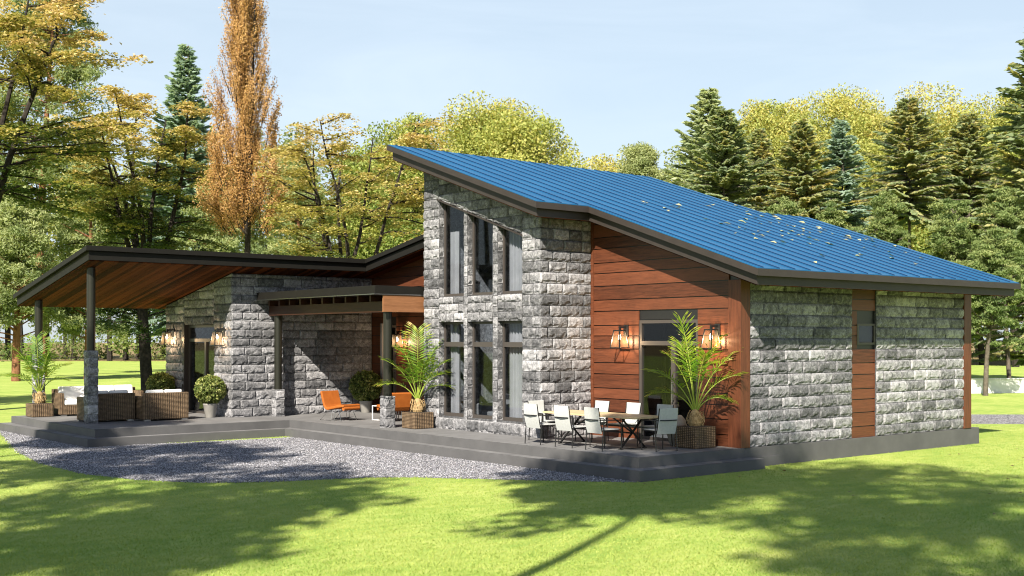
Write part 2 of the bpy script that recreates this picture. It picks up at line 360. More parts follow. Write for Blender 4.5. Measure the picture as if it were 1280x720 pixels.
# ---------------------------------------------------------------- the house
HOUSE = empty('house', (0, 0, 0), 'low stone and red timber house with blue metal roof', 'house')
zr = lambda y: 4.185+.336*(y+1.04)          # main roof, falls towards the viewer's right
zl = lambda y: 5.25-.179*(y-15.15)          # low roof, falls the other way
Zr = lambda d: (lambda x, y: zr(y)+d)
Zl = lambda d: (lambda x, y: zl(y)+d)
def inset(poly, d):
    """inset a clockwise-or-not rectilinear polygon by d"""
    n = len(poly); area = sum(poly[i][0]*poly[(i+1) % n][1]-poly[(i+1) % n][0]*poly[i][1] for i in range(n)); s = 1 if area > 0 else -1
    out = []
    for i in range(n):
        p0, p1, p2 = Vector(poly[i-1]), Vector(poly[i]), Vector(poly[(i+1) % n])
        e1 = (p1-p0).normalized(); e2 = (p2-p1).normalized()
        q = p1+(Vector((-e1.y, e1.x))+Vector((-e2.y, e2.x)))*d*s; out.append((q.x, q.y))
    return out
RP = [(-.7, -1.04), (9.87, -1.04), (9.87, 5.6), (7.7, 5.6), (7.7, 10.1), (-2.32, 10.1), (-2.32, 3.97), (-.7, 3.97)]
mb = MB(); mb.prism(inset(RP, .03), Zr(-.10), Zr(.012)); ROOF = mb.build('roof', M['roof'], HOUSE); tag(ROOF, 'blue standing seam sloping roof')
mb = MB(); mb.prism(RP, Zr(-.145), Zr(-.004)); mb.prism(inset(RP, .12), Zr(-.36), Zr(-.15)); mb.build('fascia', M['fascia'], ROOF)
def boards(mb, rects, zf, lo, hi, w=.135):
    rr = random.Random(4)
    for x0, x1, y0, y1 in rects:
        x = x0
        while x < x1-.02:
            xb = min(x+w, x1); p = [(x+.003, y0), (xb-.003, y0), (xb-.003, y1), (x+.003, y1)]; tn = rr.random(); g = rr.uniform(0, .004)
            mb.prism(p, zf(lo+g), zf(hi), tn); x = xb
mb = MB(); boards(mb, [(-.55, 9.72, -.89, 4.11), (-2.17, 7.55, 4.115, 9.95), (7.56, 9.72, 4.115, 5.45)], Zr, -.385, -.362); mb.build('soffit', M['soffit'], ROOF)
mb = MB()
def rspan(x):
    lo, hi = (-1.01, 5.57) if x > 7.67 else (-1.01, 10.07)
    if x < -.67: lo = 4.0
    return lo, hi
x = -2.05
while x < 9.8:
    lo, hi = rspan(x); w = .010
    mb.hexa([(x-w, lo, zr(lo)+.012), (x+w, lo, zr(lo)+.012), (x+w, hi, zr(hi)+.012), (x-w, hi, zr(hi)+.012)],
            [(x-w, lo, zr(lo)+.034), (x+w, lo, zr(lo)+.034), (x+w, hi, zr(hi)+.034), (x-w, hi, zr(hi)+.034)])
    x += .52
mb.build('seam', M['seam'], ROOF)
# low roof over entrance and porch
LP = [(-8.5, 15.15), (.2, 15.15), (.2, 9.42), (9.6, 9.42), (9.6, 21.45), (-8.5, 21.45)]
mb = MB(); mb.prism(LP, Zl(-.13), Zl(0)); mb.prism(inset(LP, .09), Zl(-.36), Zl(-.135)); LROOF = mb.build('low_roof', M['fascia_dark'], HOUSE)
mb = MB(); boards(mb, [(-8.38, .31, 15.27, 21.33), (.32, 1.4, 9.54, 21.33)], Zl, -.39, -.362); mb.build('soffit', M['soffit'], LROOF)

# walls ------------------------------------------------
TX = -1.62                                    # tower face
mb = MB()                                     # tower: core behind the blocks, with real window openings
OPN = [(5.30, 6.24), (6.44, 7.46), (7.62, 8.68)]   # openings along y
yl, yr = 4.64, 9.37
top_t = lambda y: zr(y)-.38
wtop = lambda y: zr(y)-1.10                   # sloping heads of the tall upper lights
def pier(ya, yb, za, zb_fn, x0=TX+.015, x1=TX+.24):
    fz = (lambda y: zb_fn(y)) if callable(zb_fn) else (lambda y: zb_fn)
    fa = (lambda y: za(y)) if callable(za) else (lambda y: za)
    mb.hexa([(x0, ya, fa(ya)), (x1, ya, fa(ya)), (x1, yb, fa(yb)), (x0, yb, fa(yb))], [(x0, ya, fz(ya)), (x1, ya, fz(ya)), (x1, yb, fz(yb)), (x0, yb, fz(yb))], 0)
edges = [yl+.015]+[q for o in OPN for q in o]+[yr]
for i in range(0, 8, 2): pier(edges[i], edges[i+1], ZT, top_t)
for a, b in OPN:
    pier(a, b, ZT, .76); pier(a, b, 3.19, 3.85); pier(a, b, wtop, top_t)
mb.box(TX+.015, 0, yl+.015, yl+.24, ZT, 5.6, 0)
mb.hexa([(TX+.015, yr-.2, ZT), (7.5, yr-.2, ZT), (7.5, yr, ZT), (TX+.015, yr, ZT)], [(TX+.015, yr-.2, top_t(yr)), (7.5, yr-.2, top_t(yr)), (7.5, yr, top_t(yr)), (TX+.015, yr, top_t(yr))], .5)
Yv = (0, 1, 0); Xn = (-1, 0, 0)
H = lambda d: (lambda y: zr(y)-d)
stone(mb, (TX, 0, 0), Yv, Xn, 8.68, yr, ZT, 7.6, hi=H(.40), seed=1, lens=(.3, .5))
stone(mb, (TX, 0, 0), Yv, Xn, yl-.02, 5.30, ZT, 6.3, hi=H(.40), seed=2, lens=(.3, .55))
for k, (a, b) in enumerate(((6.24, 6.44), (7.46, 7.62))): stone(mb, (TX, 0, 0), Yv, Xn, a, b, .70, 6.8, hi=H(1.08), seed=3+k, lens=(.3, .4), depth=.022)
for k, (a, b) in enumerate(OPN):
    stone(mb, (TX, 0, 0), Yv, Xn, a, b, 3.19, 3.84, rowh=.235, seed=6+k, lens=(.4, .6))
stone(mb, (TX, 0, 0), Yv, Xn, 5.30, 8.68, 5.2, 7.4, lo=H(1.06), hi=H(.40), seed=10)
stone(mb, (TX-.05, 0, 0), Yv, Xn, 5.22, 8.75, ZT, .71, rowh=.28, seed=11, lens=(.4, .6))
mb.box(TX-.05, TX+.015, 5.22, 8.75, ZT, .72, .8)
stone(mb, (0, yl, 0), (1, 0, 0), (0, -1, 0), TX-.02, 0, ZT, 5.75, hi=lambda x: zr(yl)-.39, seed=12, lens=(.35, .6))
for k, (a, b) in enumerate(OPN):              # left reveals, seen from the terrace
    stone(mb, (0, b, 0), (1, 0, 0), (0, -1, 0), TX, TX+.16, .76, 3.19, seed=20+k, lens=(.3, .4), depth=.008)
    stone(mb, (0, b, 0), (1, 0, 0), (0, -1, 0), TX, TX+.16, 3.86, wtop(b)-.02, seed=30+k, lens=(.3, .4), depth=.008)
TOWER = mb.build('tower_wall', M['stone'], HOUSE); tag(TOWER, 'pale grey rough stone tower wall with six windows')

mb = MB()                                     # stone side wall towards the lawn
stone(mb, (0, .0, 0), (1, 0, 0), (0, -1, 0), .28, 4.0, ZT, 3.98, seed=41)
stone(mb, (0, .0, 0), (1, 0, 0), (0, -1, 0), 4.98, 8.9, ZT, 3.98, seed=42)
mb.box(.28, 4.0, .012, .25, ZT, 4.0, 0); mb.box(4.98, 8.9, .012, .25, ZT, 4.0, 0)
mb.build('side_wall', M['stone'], HOUSE)
mb = MB(); mb.box(-.02, 9.62, -.03, 10, -.05, ZT-.004); mb.build('plinth', M['concrete'], HOUSE, bevel=.006)

PX, PY = -3.89, 16.0                          # porch block
DY0, DY1, DZ = 17.18, 19.31, 3.2
mb = MB(); ptop = lambda y: zl(y)-.40
stone(mb, (PX, 0, 0), Yv, Xn, PY-.02, DY0, ZT, 4.7, hi=lambda y: ptop(y), seed=51)
stone(mb, (PX, 0, 0), Yv, Xn, DY1, 20.75, ZT, 4.4, hi=lambda y: ptop(y), seed=52)
stone(mb, (PX, 0, 0), Yv, Xn, DY0, DY1, DZ, 4.6, hi=lambda y: ptop(y), seed=53)
stone(mb, (0, PY, 0), (1, 0, 0), (0, -1, 0), PX-.02, .98, ZT, ptop(PY), seed=54, lens=(.5, .85))
for a, b, c in ((PY+.015, DY0, ZT), (DY1, 20.75, ZT), (DY0, DY1, DZ)):
    mb.hexa([(PX+.015, a, c), (PX+.3, a, c), (PX+.3, b, c), (PX+.015, b, c)], [(PX+.015, a, ptop(a)), (PX+.3, a, ptop(a)), (PX+.3, b, ptop(b)), (PX+.015, b, ptop(b))], 0)
mb.box(PX+.015, 1.0, PY+.015, PY+.25, ZT, ptop(PY), 0); mb.box(PX+.015, 6, 20.5, 20.75, ZT, ptop(20.75))
mb.build('porch_wall', M['stone'], HOUSE)

# timber cladding
def planks(mb, axis, pos, a0, a1, z0, z1, hs, holes=(), hi=None, lo_gap=.022, th=.03, seed=1):
    """horizontal boards on plane axis=pos, standing out towards the viewer side"""
    rr = random.Random(seed); z = z0; i = 0
    while z < z1-.02:
        h = hs[i % len(hs)]; zt = min(z+h, z1); i += 1
        cuts = [(a0, a1)]
        for (ha, hb, za, zb) in holes:
            if zt > za+.02 and z < zb-.02:
                cuts = [(p, q) for c in cuts for p, q in ((c[0], min(c[1], ha)), (max(c[0], hb), c[1])) if q-p > .01]
        for a, b in cuts:
            ztop = zt-lo_gap; tn = rr.random()
            if hi:
                ha, hb = hi(a), hi(b)
                if max(ha, hb) < z+.02: continue
                if ha < z+.015: a = a+(b-a)*(z+.015-ha)/(hb-ha)
                elif hb < z+.015: b = a+(b-a)*(ha-z-.015)/(ha-hb)
                cuts_ = [a]+sorted(q for q in [a+(b-a)*(ztop-hi(a))/(hi(b)-hi(a))] if a+.02 < q < b-.02)+[b]
            else: cuts_ = [a, b]
            for a, b in zip(cuts_[:-1], cuts_[1:]):
              ta = min(ztop, hi(a)) if hi else ztop; tb = min(ztop, hi(b)) if hi else ztop
              if axis == 'x': mb.hexa([(pos, a, z), (pos+th, a, z), (pos+th, b, z), (pos, b, z)], [(pos, a, ta), (pos+th, a, ta), (pos+th, b, tb), (pos, b, tb)], tn)
              else: mb.hexa([(a, pos, z), (b, pos, z), (b, pos+th, z), (a, pos+th, z)], [(a, pos, ta), (b, pos, tb), (b, pos+th, tb), (a, pos+th, ta)], tn)
        z = zt
FD = (1.20, 3.02, ZT, 3.2)                    # front terrace door opening (y0,y1,z0,z1)
mb = MB(); planks(mb, 'x', 0, .31, 4.54, ZT, 5.9, (.27, .33, .31, .25, .34), [FD], hi=lambda y: zr(y)-.39, seed=3)
mb.box(-.02, .03, 4.54, 4.635, ZT, zr(4.54)-.40, .6)
mb.build('wood_cladding', M['cladding'], HOUSE)
mb = MB()
for a, b, c in ((.02, FD[0], ZT), (FD[1], 4.8, ZT), (FD[0], FD[1], 3.2)):
    mb.hexa([(.032, a, c), (.2, a, c), (.2, b, c), (.032, b, c)], [(.032, a, zr(a)-.42), (.2, a, zr(a)-.42), (.2, b, zr(b)-.42), (.032, b, zr(b)-.42)])
mb.build('wall_core', M['black'], HOUSE)
for a, b in ((0, .27), (8.9, 9.2)):
    mb = MB(); mb.box(a-.04, b, -.05, .30, ZT, 4.02, .5); mb.build('corner_post', M['post_wood'], HOUSE, bevel=.006)
mb = MB(); planks(mb, 'y', .03, 4.0, 4.98, ZT, 3.98, (.27, .33, .31, .25, .34), [(4.25, 4.98, 2.62, 3.12)], seed=5); mb.build('wood_strip', M['cladding_x'], HOUSE)
mb = MB(); mb.box(4.0, 4.98, .062, .2, ZT, 3.98); mb.build('wall_core', M['black'], HOUSE)
EX = 1.0; ED = (14.75, 15.36, ZT, 3.2)
ED = (14.60, 15.36, ZT, 3.2)
mb = MB(); planks(mb, 'x', EX, 9.4, 15.98, ZT, 6.3, (.3, .33, .28), [ED], hi=lambda y: zl(y)-.40, seed=6); mb.build('wood_cladding', M['cladding'], HOUSE)
mb = MB()
for a, b, c in ((9.4, ED[0], ZT), (ED[1], 16.2, ZT), (ED[0], ED[1], 3.2)):
    mb.hexa([(EX+.032, a, c), (EX+.2, a, c), (EX+.2, b, c), (EX+.032, b, c)], [(EX+.032, a, zl(a)-.42), (EX+.2, a, zl(a)-.42), (EX+.2, b, zl(b)-.42), (EX+.032, b, zl(b)-.42)])
mb.build('wall_core', M['black'], HOUSE)
# rear walls (never seen from the lawn, they close the house)
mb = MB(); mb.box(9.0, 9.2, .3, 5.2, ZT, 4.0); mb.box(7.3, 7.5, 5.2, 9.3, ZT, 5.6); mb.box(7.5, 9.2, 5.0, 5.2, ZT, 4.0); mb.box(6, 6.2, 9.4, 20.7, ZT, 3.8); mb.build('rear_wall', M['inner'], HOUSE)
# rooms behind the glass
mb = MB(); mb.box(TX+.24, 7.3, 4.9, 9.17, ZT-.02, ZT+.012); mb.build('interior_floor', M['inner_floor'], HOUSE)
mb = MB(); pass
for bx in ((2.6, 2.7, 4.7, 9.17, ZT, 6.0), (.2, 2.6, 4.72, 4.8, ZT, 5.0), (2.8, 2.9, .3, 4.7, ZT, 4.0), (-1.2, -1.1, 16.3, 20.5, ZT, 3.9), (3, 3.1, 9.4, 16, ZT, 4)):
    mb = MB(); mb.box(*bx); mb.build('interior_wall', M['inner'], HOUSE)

# windows
def frame_bars(mb, rects):
    for r_ in rects: mb.box(*r_)
WX0, WX1 = TX+.15, TX+.21
WIN = []
for a, b in OPN:                              # lower lights with a transom
    a2, b2 = a+.012, b-.012
    mb = MB(); z0, z1 = .762, 3.186; t = .055
    mb.box(WX0, WX1, a2, a2+t, z0, z1); mb.box(WX0, WX1, b2-t, b2, z0, z1); mb.box(WX0, WX1, a2+t, b2-t, z0, z0+t+.03); mb.box(WX0, WX1, a2+t, b2-t, z1-t, z1); mb.box(WX0-.01, WX1-.005, a2+t, b2-t, 2.56, 2.68)
    w = mb.build('window', M['frame'], HOUSE); WIN.append((a2, b2))
    mb = MB(); mb.box(WX0+.025, WX0+.033, a2+t, b2-t, z0+t, z1-t); mb.build('pane', M['glass'], w)
    # upper light with a raking head
    mb = MB(); z0 = 3.85
    zt = lambda y: wtop(y)-.005
    mb.hexa([(WX0, a2, z0), (WX1, a2, z0), (WX1, a2+t, z0), (WX0, a2+t, z0)], [(WX0, a2, zt(a2)), (WX1, a2, zt(a2)), (WX1, a2+t, zt(a2+t)), (WX0, a2+t, zt(a2+t))])
    mb.hexa([(WX0, b2-t, z0), (WX1, b2-t, z0), (WX1, b2, z0), (WX0, b2, z0)], [(WX0, b2-t, zt(b2-t)), (WX1, b2-t, zt(b2-t)), (WX1, b2, zt(b2)), (WX0, b2, zt(b2))])
    mb.box(WX0, WX1, a2+t, b2-t, z0, z0+t+.02)
    mb.hexa([(WX0, a2+t, zt(a2+t)-t), (WX1, a2+t, zt(a2+t)-t), (WX1, b2-t, zt(b2-t)-t), (WX0, b2-t, zt(b2-t)-t)], [(WX0, a2+t, zt(a2+t)), (WX1, a2+t, zt(a2+t)), (WX1, b2-t, zt(b2-t)), (WX0, b2-t, zt(b2-t))])
    w = mb.build('window', M['frame'], HOUSE); w['label'] = 'tall window with raking head'
    mb = MB(); mb.hexa([(WX0+.025, a2+t, z0+t), (WX0+.033, a2+t, z0+t), (WX0+.033, b2-t, z0+t), (WX0+.025, b2-t, z0+t)], [(WX0+.025, a2+t, zt(a2+t)-t), (WX0+.033, a2+t, zt(a2+t)-t), (WX0+.033, b2-t, zt(b2-t)-t), (WX0+.025, b2-t, zt(b2-t)-t)])
    mb.build('pane', M['glass'], w)
mb = MB(); mb.hexa([(TX-.045, 5.24, wtop(5.24)), (TX+.03, 5.24, wtop(5.24)), (TX+.03, 8.74, wtop(8.74)), (TX-.045, 8.74, wtop(8.74))], [(TX-.045, 5.24, wtop(5.24)+.035), (TX+.03, 5.24, wtop(5.24)+.035), (TX+.03, 8.74, wtop(8.74)+.035), (TX-.045, 8.74, wtop(8.74)+.035)]); mb.build('lintel_trim', M['fascia'], HOUSE)
mb = MB(); z0 = 2.62
mb.box(4.25, 4.31, 0.02, .06, 2.62, 3.12); mb.box(4.92, 4.978, .02, .06, 2.62, 3.12); mb.box(4.31, 4.92, .02, .06, 2.62, 2.67); mb.box(4.31, 4.92, .02, .06, 3.07, 3.12)
w = mb.build('window', M['frame'], HOUSE); w['label'] = 'small high window in the timber strip'; mb = MB(); mb.box(4.31, 4.92, .04, .048, 2.67, 3.07); mb.build('pane', M['glass'], w)

# doors: frame with transom, two glazed leaves
def door(x, y0, y1, z1, tr, split, fm, name='door'):
    mb = MB(); t = .075; X0, X1 = x+.02, x+.10
    mb.box(X0, X1, y0, y0+t, ZT, z1); mb.box(X0, X1, y1-t, y1, ZT, z1); mb.box(X0, X1, y0+t, y1-t, z1-t, z1); mb.box(X0-.012, X1, y0+t, y1-t, tr-.05, tr+.05)
    mb.box(X0-.012, X1, split-.06, split+.06, ZT, tr-.05); mb.box(X0, X1, y0+t, y1-t, ZT, ZT+.07)
    d = mb.build(name, fm, HOUSE)
    mb = MB(); mb.box(X0+.03, X0+.04, y0+t, y1-t, ZT+.07, z1-t); mb.build('pane', M['glass'], d)
    mb = MB(); yb = split-.06; mb.box(X0-.06, X0-.045, yb+.03, yb+.055, ZT+.9, ZT+1.35); mb.box(X0-.047, X0-.01, yb+.033, yb+.052, ZT+.93, ZT+.96); mb.box(X0-.047, X0-.01, yb+.033, yb+.052, ZT+1.29, ZT+1.32); mb.build('handle', M['chrome'], d)
    return d
door(0, FD[0], FD[1], 3.19, 2.66, 1.95, M['frame'])
door(PX+.10, DY0, DY1, 3.19, 2.72, 18.05, M['frame'])
door(EX, ED[0], ED[1], 3.19, 2.66, 14.74, M['frame'])
mb = MB(); mb.box(PX-.03, PX+.12, DY1-.02, DY1+.16, ZT, 3.24); mb.build('door_jamb', M['fascia'], HOUSE)
mb = MB(); mb.box(EX-.05, EX+.02, ED[1]-.02, ED[1]+.07, ZT, 3.25); mb.build('door_jamb', M['curtain'], HOUSE)

# canopy beside the tower
CX0 = -3.12; CP = [(CX0, 9.42), (.9, 9.42), (.9, 15.93), (CX0, 15.93)]
mb = MB(); mb.prism(CP, 3.93, 4.14); CAN = mb.build('canopy', M['fascia_dark'], HOUSE, bevel=.006)
mb = MB(); mb.box(CX0-.05, CX0+.1, 9.40, 15.93, 3.905, 3.926); mb.box(CX0+.1, .9, 9.40, 9.5, 3.905, 3.926); mb.build('drip_edge', M['chrome'], CAN)
mb = MB(); y = 10.0
while y < 15.8: mb.box(CX0+.25, .9, y, y+.08, 3.74, 3.90); y += .62
mb.build('rafter', M['shade_beam'], CAN)
mb = MB(); mb.box(-2.72, -2.46, 9.48, 15.9, 3.46, 3.74, .3); mb.build('beam', M['shade_beam'], CAN)
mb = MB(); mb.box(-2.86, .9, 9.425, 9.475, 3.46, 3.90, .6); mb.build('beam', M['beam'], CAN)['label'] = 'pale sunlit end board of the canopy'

# columns on stone bases
def column(cx, cy, ztop, zb, r=.115, s=.15, seed=0):
    mb = MB(); mb.tube([(cx, cy, zb), (cx, cy, ztop)], r, 20)
    c = mb.build('column', M['pole'], HOUSE, smooth=True)
    mb = MB(); mb.box(cx-s+.02, cx+s-.02, cy-s+.02, cy+s-.02, ZT, zb, .5)
    stone(mb, (cx-s+.01, 0, 0), Yv, Xn, cy-s, cy+s, ZT, zb, seed=seed, lens=(.6, .8), depth=.028)
    stone(mb, (0, cy-s+.01, 0), (1, 0, 0), (0, -1, 0), cx-s, cx+s, ZT, zb, seed=seed+1, lens=(.6, .8), depth=.028)
    stone(mb, (cx+s-.01, 0, 0), Yv, (1, 0, 0), cy-s, cy+s, ZT, zb, seed=seed+2, lens=(.6, .8), depth=.028)
    stone(mb, (0, cy+s-.01, 0), (1, 0, 0), (0, 1, 0), cx-s, cx+s, ZT, zb, seed=seed+3, lens=(.6, .8), depth=.028)
    mb.build('stone_base', M['stone'], c)
column(-8.05, 16.05, zl(16.05)-.38, 2.44, seed=61); column(-8.05, 20.45, zl(20.45)-.38, 2.30, seed=65)
column(-2.57, 9.67, 3.46, 1.27, seed=69); column(-2.57, 15.62, 3.46, 1.24, seed=73)

# ---------------------------------------------------------------- curtains, indoor armchairs
def curtain(y0, y1, z0, z1, label, hi=None):
    mb = MB(); n = int((y1-y0)/.018); vs = []
    for i in range(n+1):
        y = y0+(y1-y0)*i/n; x = WX1+.12+.045*math.sin(i*1.05)+.01*math.sin(i*2.3)
        zt = min(z1, hi(y)) if hi else z1
        vs += [(x, y, z0), (x, y, zt), (x+.006, y, z0), (x+.006, y, zt)]
    mb.add(vs, [(4*i, 4*i+4, 4*i+5, 4*i+1) for i in range(n)]+[(4*i+2, 4*i+3, 4*i+7, 4*i+6) for i in range(n)])
    tag(mb.build('curtain', M['curtain'], smooth=True), label, 'curtain', 'grey curtains behind the tower windows')
(a1, b1), (a2, b2), (a3, b3) = WIN[2], WIN[1], WIN[0]
curtain(b1-.42, b1-.06, .80, 3.15, 'grey curtain gathered at the left edge of the lower tower window nearest the porch')
curtain(a2+.05, a2+.38, .80, 3.15, 'grey curtain gathered on the right side of the middle lower tower window')
curtain(a3+.04, b3-.05, .80, 3.15, 'grey curtain drawn fully across the lower tower window beside the dining table')
curtain(b1-.40, b1-.10, 3.9, 5.55, 'short narrow grey curtain in the tallest upper tower window')
curtain(a2+.05, a2+.36, 3.9, 6.2, 'narrow grey curtain on the right side of the middle upper tower window', lambda y: wtop(y)-.1)
curtain(a3+.04, b3-.05, 3.9, 6.2, 'grey curtain drawn fully across the shortest upper tower window', lambda y: wtop(y)-.1)
def club_chair(x, y, label):
    t = empty('club_chair', (x, y, ZT+.014), label, 'armchair', 'grey armchairs inside the tower room')
    mb = MB(); mb.box(-.4, .4, -.28, .28, .1, .42); mb.build('seat', M['sofa_grey'], t, bevel=.04)
    mb = MB(); mb.box(.28, .5, -.4, .4, .1, .85); mb.build('backrest', M['sofa_grey'], t, bevel=.05)
    for s in (-1, 1):
        mb = MB(); mb.box(-.42, .28, s*.40-.1, s*.40+.1, .1, .62); mb.build('armrest', M['sofa_grey'], t, bevel=.04)
    return t
c0 = club_chair(-.25, 7.85, 'grey armchair seen through the lower tower window nearest the porch')
copy_tree(c0, (-.2, 6.75, ZT+.014), .2, 'grey armchair seen through the middle lower tower window')

# ---------------------------------------------------------------- wall lanterns
def lantern(loc, rz, label):
    t = empty('wall_lantern', loc, label, 'wall lamp', 'black lanterns on the house walls', rz)   # local -x points away from the wall
    mb = MB(); mb.box(-.03, 0, -.075, .075, -.02, .26); mb.build('back_plate', M['black'], t, bevel=.004)
    mb = MB(); mb.box(-.24, -.03, -.022, .022, .19, .235); mb.box(-.235, -.19, -.02, .02, .13, .19); mb.build('bracket', M['black'], t)
    cx = -.225; zt, zb, a, b = .13, -.27, .095, .155
    mb = MB(); top = [(cx-a, -a), (cx+a, -a), (cx+a, a), (cx-a, a)]; bot = [(cx-b, -b), (cx+b, -b), (cx+b, b), (cx-b, b)]
    for i in range(4):
        j = (i+1) % 4
        mb.tube([(*top[i], zt), (*bot[i], zb)], .015, 4); mb.tube([(*bot[i], zb), (*bot[j], zb)], .016, 4); mb.tube([(*top[i], zt), (*top[j], zt)], .015, 4)
    mb.box(cx-a-.012, cx+a+.012, -a-.012, a+.012, zt, zt+.018); mb.build('frame', M['black'], t)
    mb = MB()
    for i in range(4):
        j = (i+1) % 4; mb.add([(*bot[i], zb), (*bot[j], zb), (*top[j], zt), (*top[i], zt)], [(0, 1, 2, 3)])
    mb.build('glass', M['lampglass'], t)
    mb = MB(); mb.lathe([(.008, .12), (.022, .10), (.022, .06), (.012, .05)], 10, (cx, 0, 0)); mb.build('socket', M['black'], t)
    mb = MB(); mb.lathe([(.012, .05), (.030, .0), (.034, -.04), (.022, -.075), (.004, -.085)], 12, (cx, 0, 0)); mb.build('bulb', M['bulb'], t, smooth=True)
    ld = bpy.data.lights.new('lantern_light', 'POINT'); ld.energy = 15; ld.color = (1.0, .66, .36); ld.shadow_soft_size = .035
    lo = bpy.data.objects.new('lantern_light', ld); COL.objects.link(lo); lo.parent = t; lo.location = (cx, 0, -.13)
    return t
LZ = 2.82
L0 = lantern((0, 3.42, LZ), 0, 'black lantern glowing on the timber wall left of the terrace door')
for p, lb in (((0, .62, LZ), 'black lantern on the timber wall between terrace door and corner post, partly behind palm fronds'),
              ((PX-.03, 16.45, LZ+.02), 'black lantern on the porch stone between its door and the wall corner'),
              ((PX-.03, 20.1, LZ+.02), 'black lantern on the porch stone left of the porch door, at the far wall end'),
              ((EX, 14.22, LZ-.05), 'black lantern on the entrance timber wall under the canopy')):
    c = copy_tree(L0, p, 0, lb)

# ---------------------------------------------------------------- potted palms
def palm_tree(loc, fronds, pw, ph, seed, label, plabel):
    """wicker planter and the palm that stands in it; fronds = (sideways, height, depth) of each tip"""
    rr = random.Random(seed); x, y = loc
    pt = empty('wicker_planter', (x, y, ZT), plabel, 'planter', 'square wicker planters under the palms')
    h = pw/2; mb = MB(); mb.box(-h, h, -h, h, .012, ph); mb.build('planter_box', M['wicker'], pt, bevel=.012)
    mb = MB(); mb.box(-h+.03, h-.03, -h+.03, h-.03, ph-.01, ph+.006); mb.build('soil', M['soil'], pt)
    t = empty('potted_palm', (x, y, ZT+ph), label, 'palm', 'palms in wicker planters')
    mb = MB(); mb.lathe([(.13, 0), (.16, .07), (.13, .18), (.09, .30), (.05, .36)], 12)
    for i in range(34):
        a = rr.uniform(0, 6.28); z0 = rr.uniform(.04, .3); r0 = .10
        mb.tube([(r0*math.cos(a), r0*math.sin(a), z0), ((r0+.07)*math.cos(a), (r0+.07)*math.sin(a), z0+.05), ((r0+.10)*math.cos(a+.2), (r0+.10)*math.sin(a+.2), z0-.06)], .008, 4)
    mb.build('trunk', M['fibre'], t)
    Cs, As, Ns, Ls, Ws, Ts = [], [], [], [], [], []
    for (dx, dz, dd) in fronds:
        tip = RV*dx+DV*dd+Vector((0, 0, dz)); b0 = Vector((0, 0, .25))
        d = tip-b0; hor = Vector((d.x, d.y, 0)); upk = .22+.35*hor.length/(abs(d.z)+.5)
        mid = b0+hor*.34+Vector((0, 0, d.z*.60+upk*.62))
        pts = []
        for i in range(19):
            s = i/18; pts.append(b0*(1-s)**2+mid*2*s*(1-s)+tip*s*s)
        mb = MB(); mb.tube(pts, [.017*(1-.75*i/18) for i in range(19)], 6)
        fr = mb.build('frond_stalk', M['petiole'], t, smooth=True)
        yellow = rr.random()*.18; n = 19; fl = d.length
        C2, A2, N2, L2, W2, T2 = [], [], [], [], [], []
        for i in range(n):
            s = .42+.58*i/(n-1); k = s*18; j = min(17, int(k)); p = pts[j].lerp(pts[j+1], k-j); tg = (pts[j+1]-pts[j]).normalized()
            side = tg.cross(Vector((0, 0, 1)))
            side = side.normalized() if side.length > .15 else tg.cross(DV).normalized()
            upn = side.cross(tg).normalized()
            ll = (.22+.30*math.sin(math.pi*min(1, (s-.28)/.80)))*min(1.0, .70+fl*.16)
            for sg in (-1, 1):
                fwd = .30+1.25*(s-.42)+rr.uniform(-.10, .10); a = (side*sg*1.0+tg*fwd+upn*(.22+rr.uniform(-.22, .22))).normalized()
                L = ll*rr.uniform(.85, 1.15); a2 = (a+Vector((0, 0, -.28))+Vector((rr.uniform(-.08, .08),)*3)).normalized()
                tn = .22+.34*s+yellow+rr.uniform(-.15, .2); nn = upn+side*sg*.3
                C2 += [p+a*L*.30, p+a*L*.56+a2*L*.20]; A2 += [a, a2]; N2 += [nn, nn]; L2 += [L*.64, L*.56]; W2 += [.034, .024]; T2 += [tn, tn+.12]
        leaf_mesh('frond_leaf', [tuple(q) for q in C2], [tuple(q) for q in A2], [tuple(q) for q in N2], np.array(L2), np.array(W2), np.array(T2), M['palm'], fr)
palm_tree((-.64, .70), [(-.32, 2.25, -.15), (-.93, 1.16, -.3), (-.90, .68, .1), (.88, 1.55, .1), (.88, 1.10, -.3), (.72, .55, -.1), (.50, 1.85, -.2), (-.25, 1.75, .4), (.15, 1.55, -.45), (-.55, 1.5, .15)], .62, .46, 1,
          'lush palm beside the dining table in front of the terrace door', 'grey brown wicker planter by the timber corner of the terrace')
palm_tree((-2.06, 9.02), [(.0, 2.15, 0), (-.85, 1.35, -.1), (-.95, .72, -.25), (.72, 1.30, -.2), (.80, .66, .05), (-.42, 1.62, .25), (.48, 1.72, .2), (.2, 1.3, -.45), (-.3, 1.1, -.4), (.65, 1.0, -.45)], .60, .42, 2,
          'sunlit palm standing against the stone tower by the canopy column', 'light wicker planter at the tower corner beside the canopy column')
palm_tree((-8.16, 20.08-.05), [(-.1, 1.95, 0), (.35, 1.85, .2), (-.75, 1.65, -.1), (-1.15, .80, -.2), (.80, 1.15, -.1), (.65, .70, .2), (-.6, .85, -.5), (-.55, 1.35, .3), (.4, 1.4, -.45), (.1, 1.0, -.5)], .62, .40, 3,
          'palm at the far end of the porch in front of the outer post', 'dark wicker planter at the outer end of the porch')

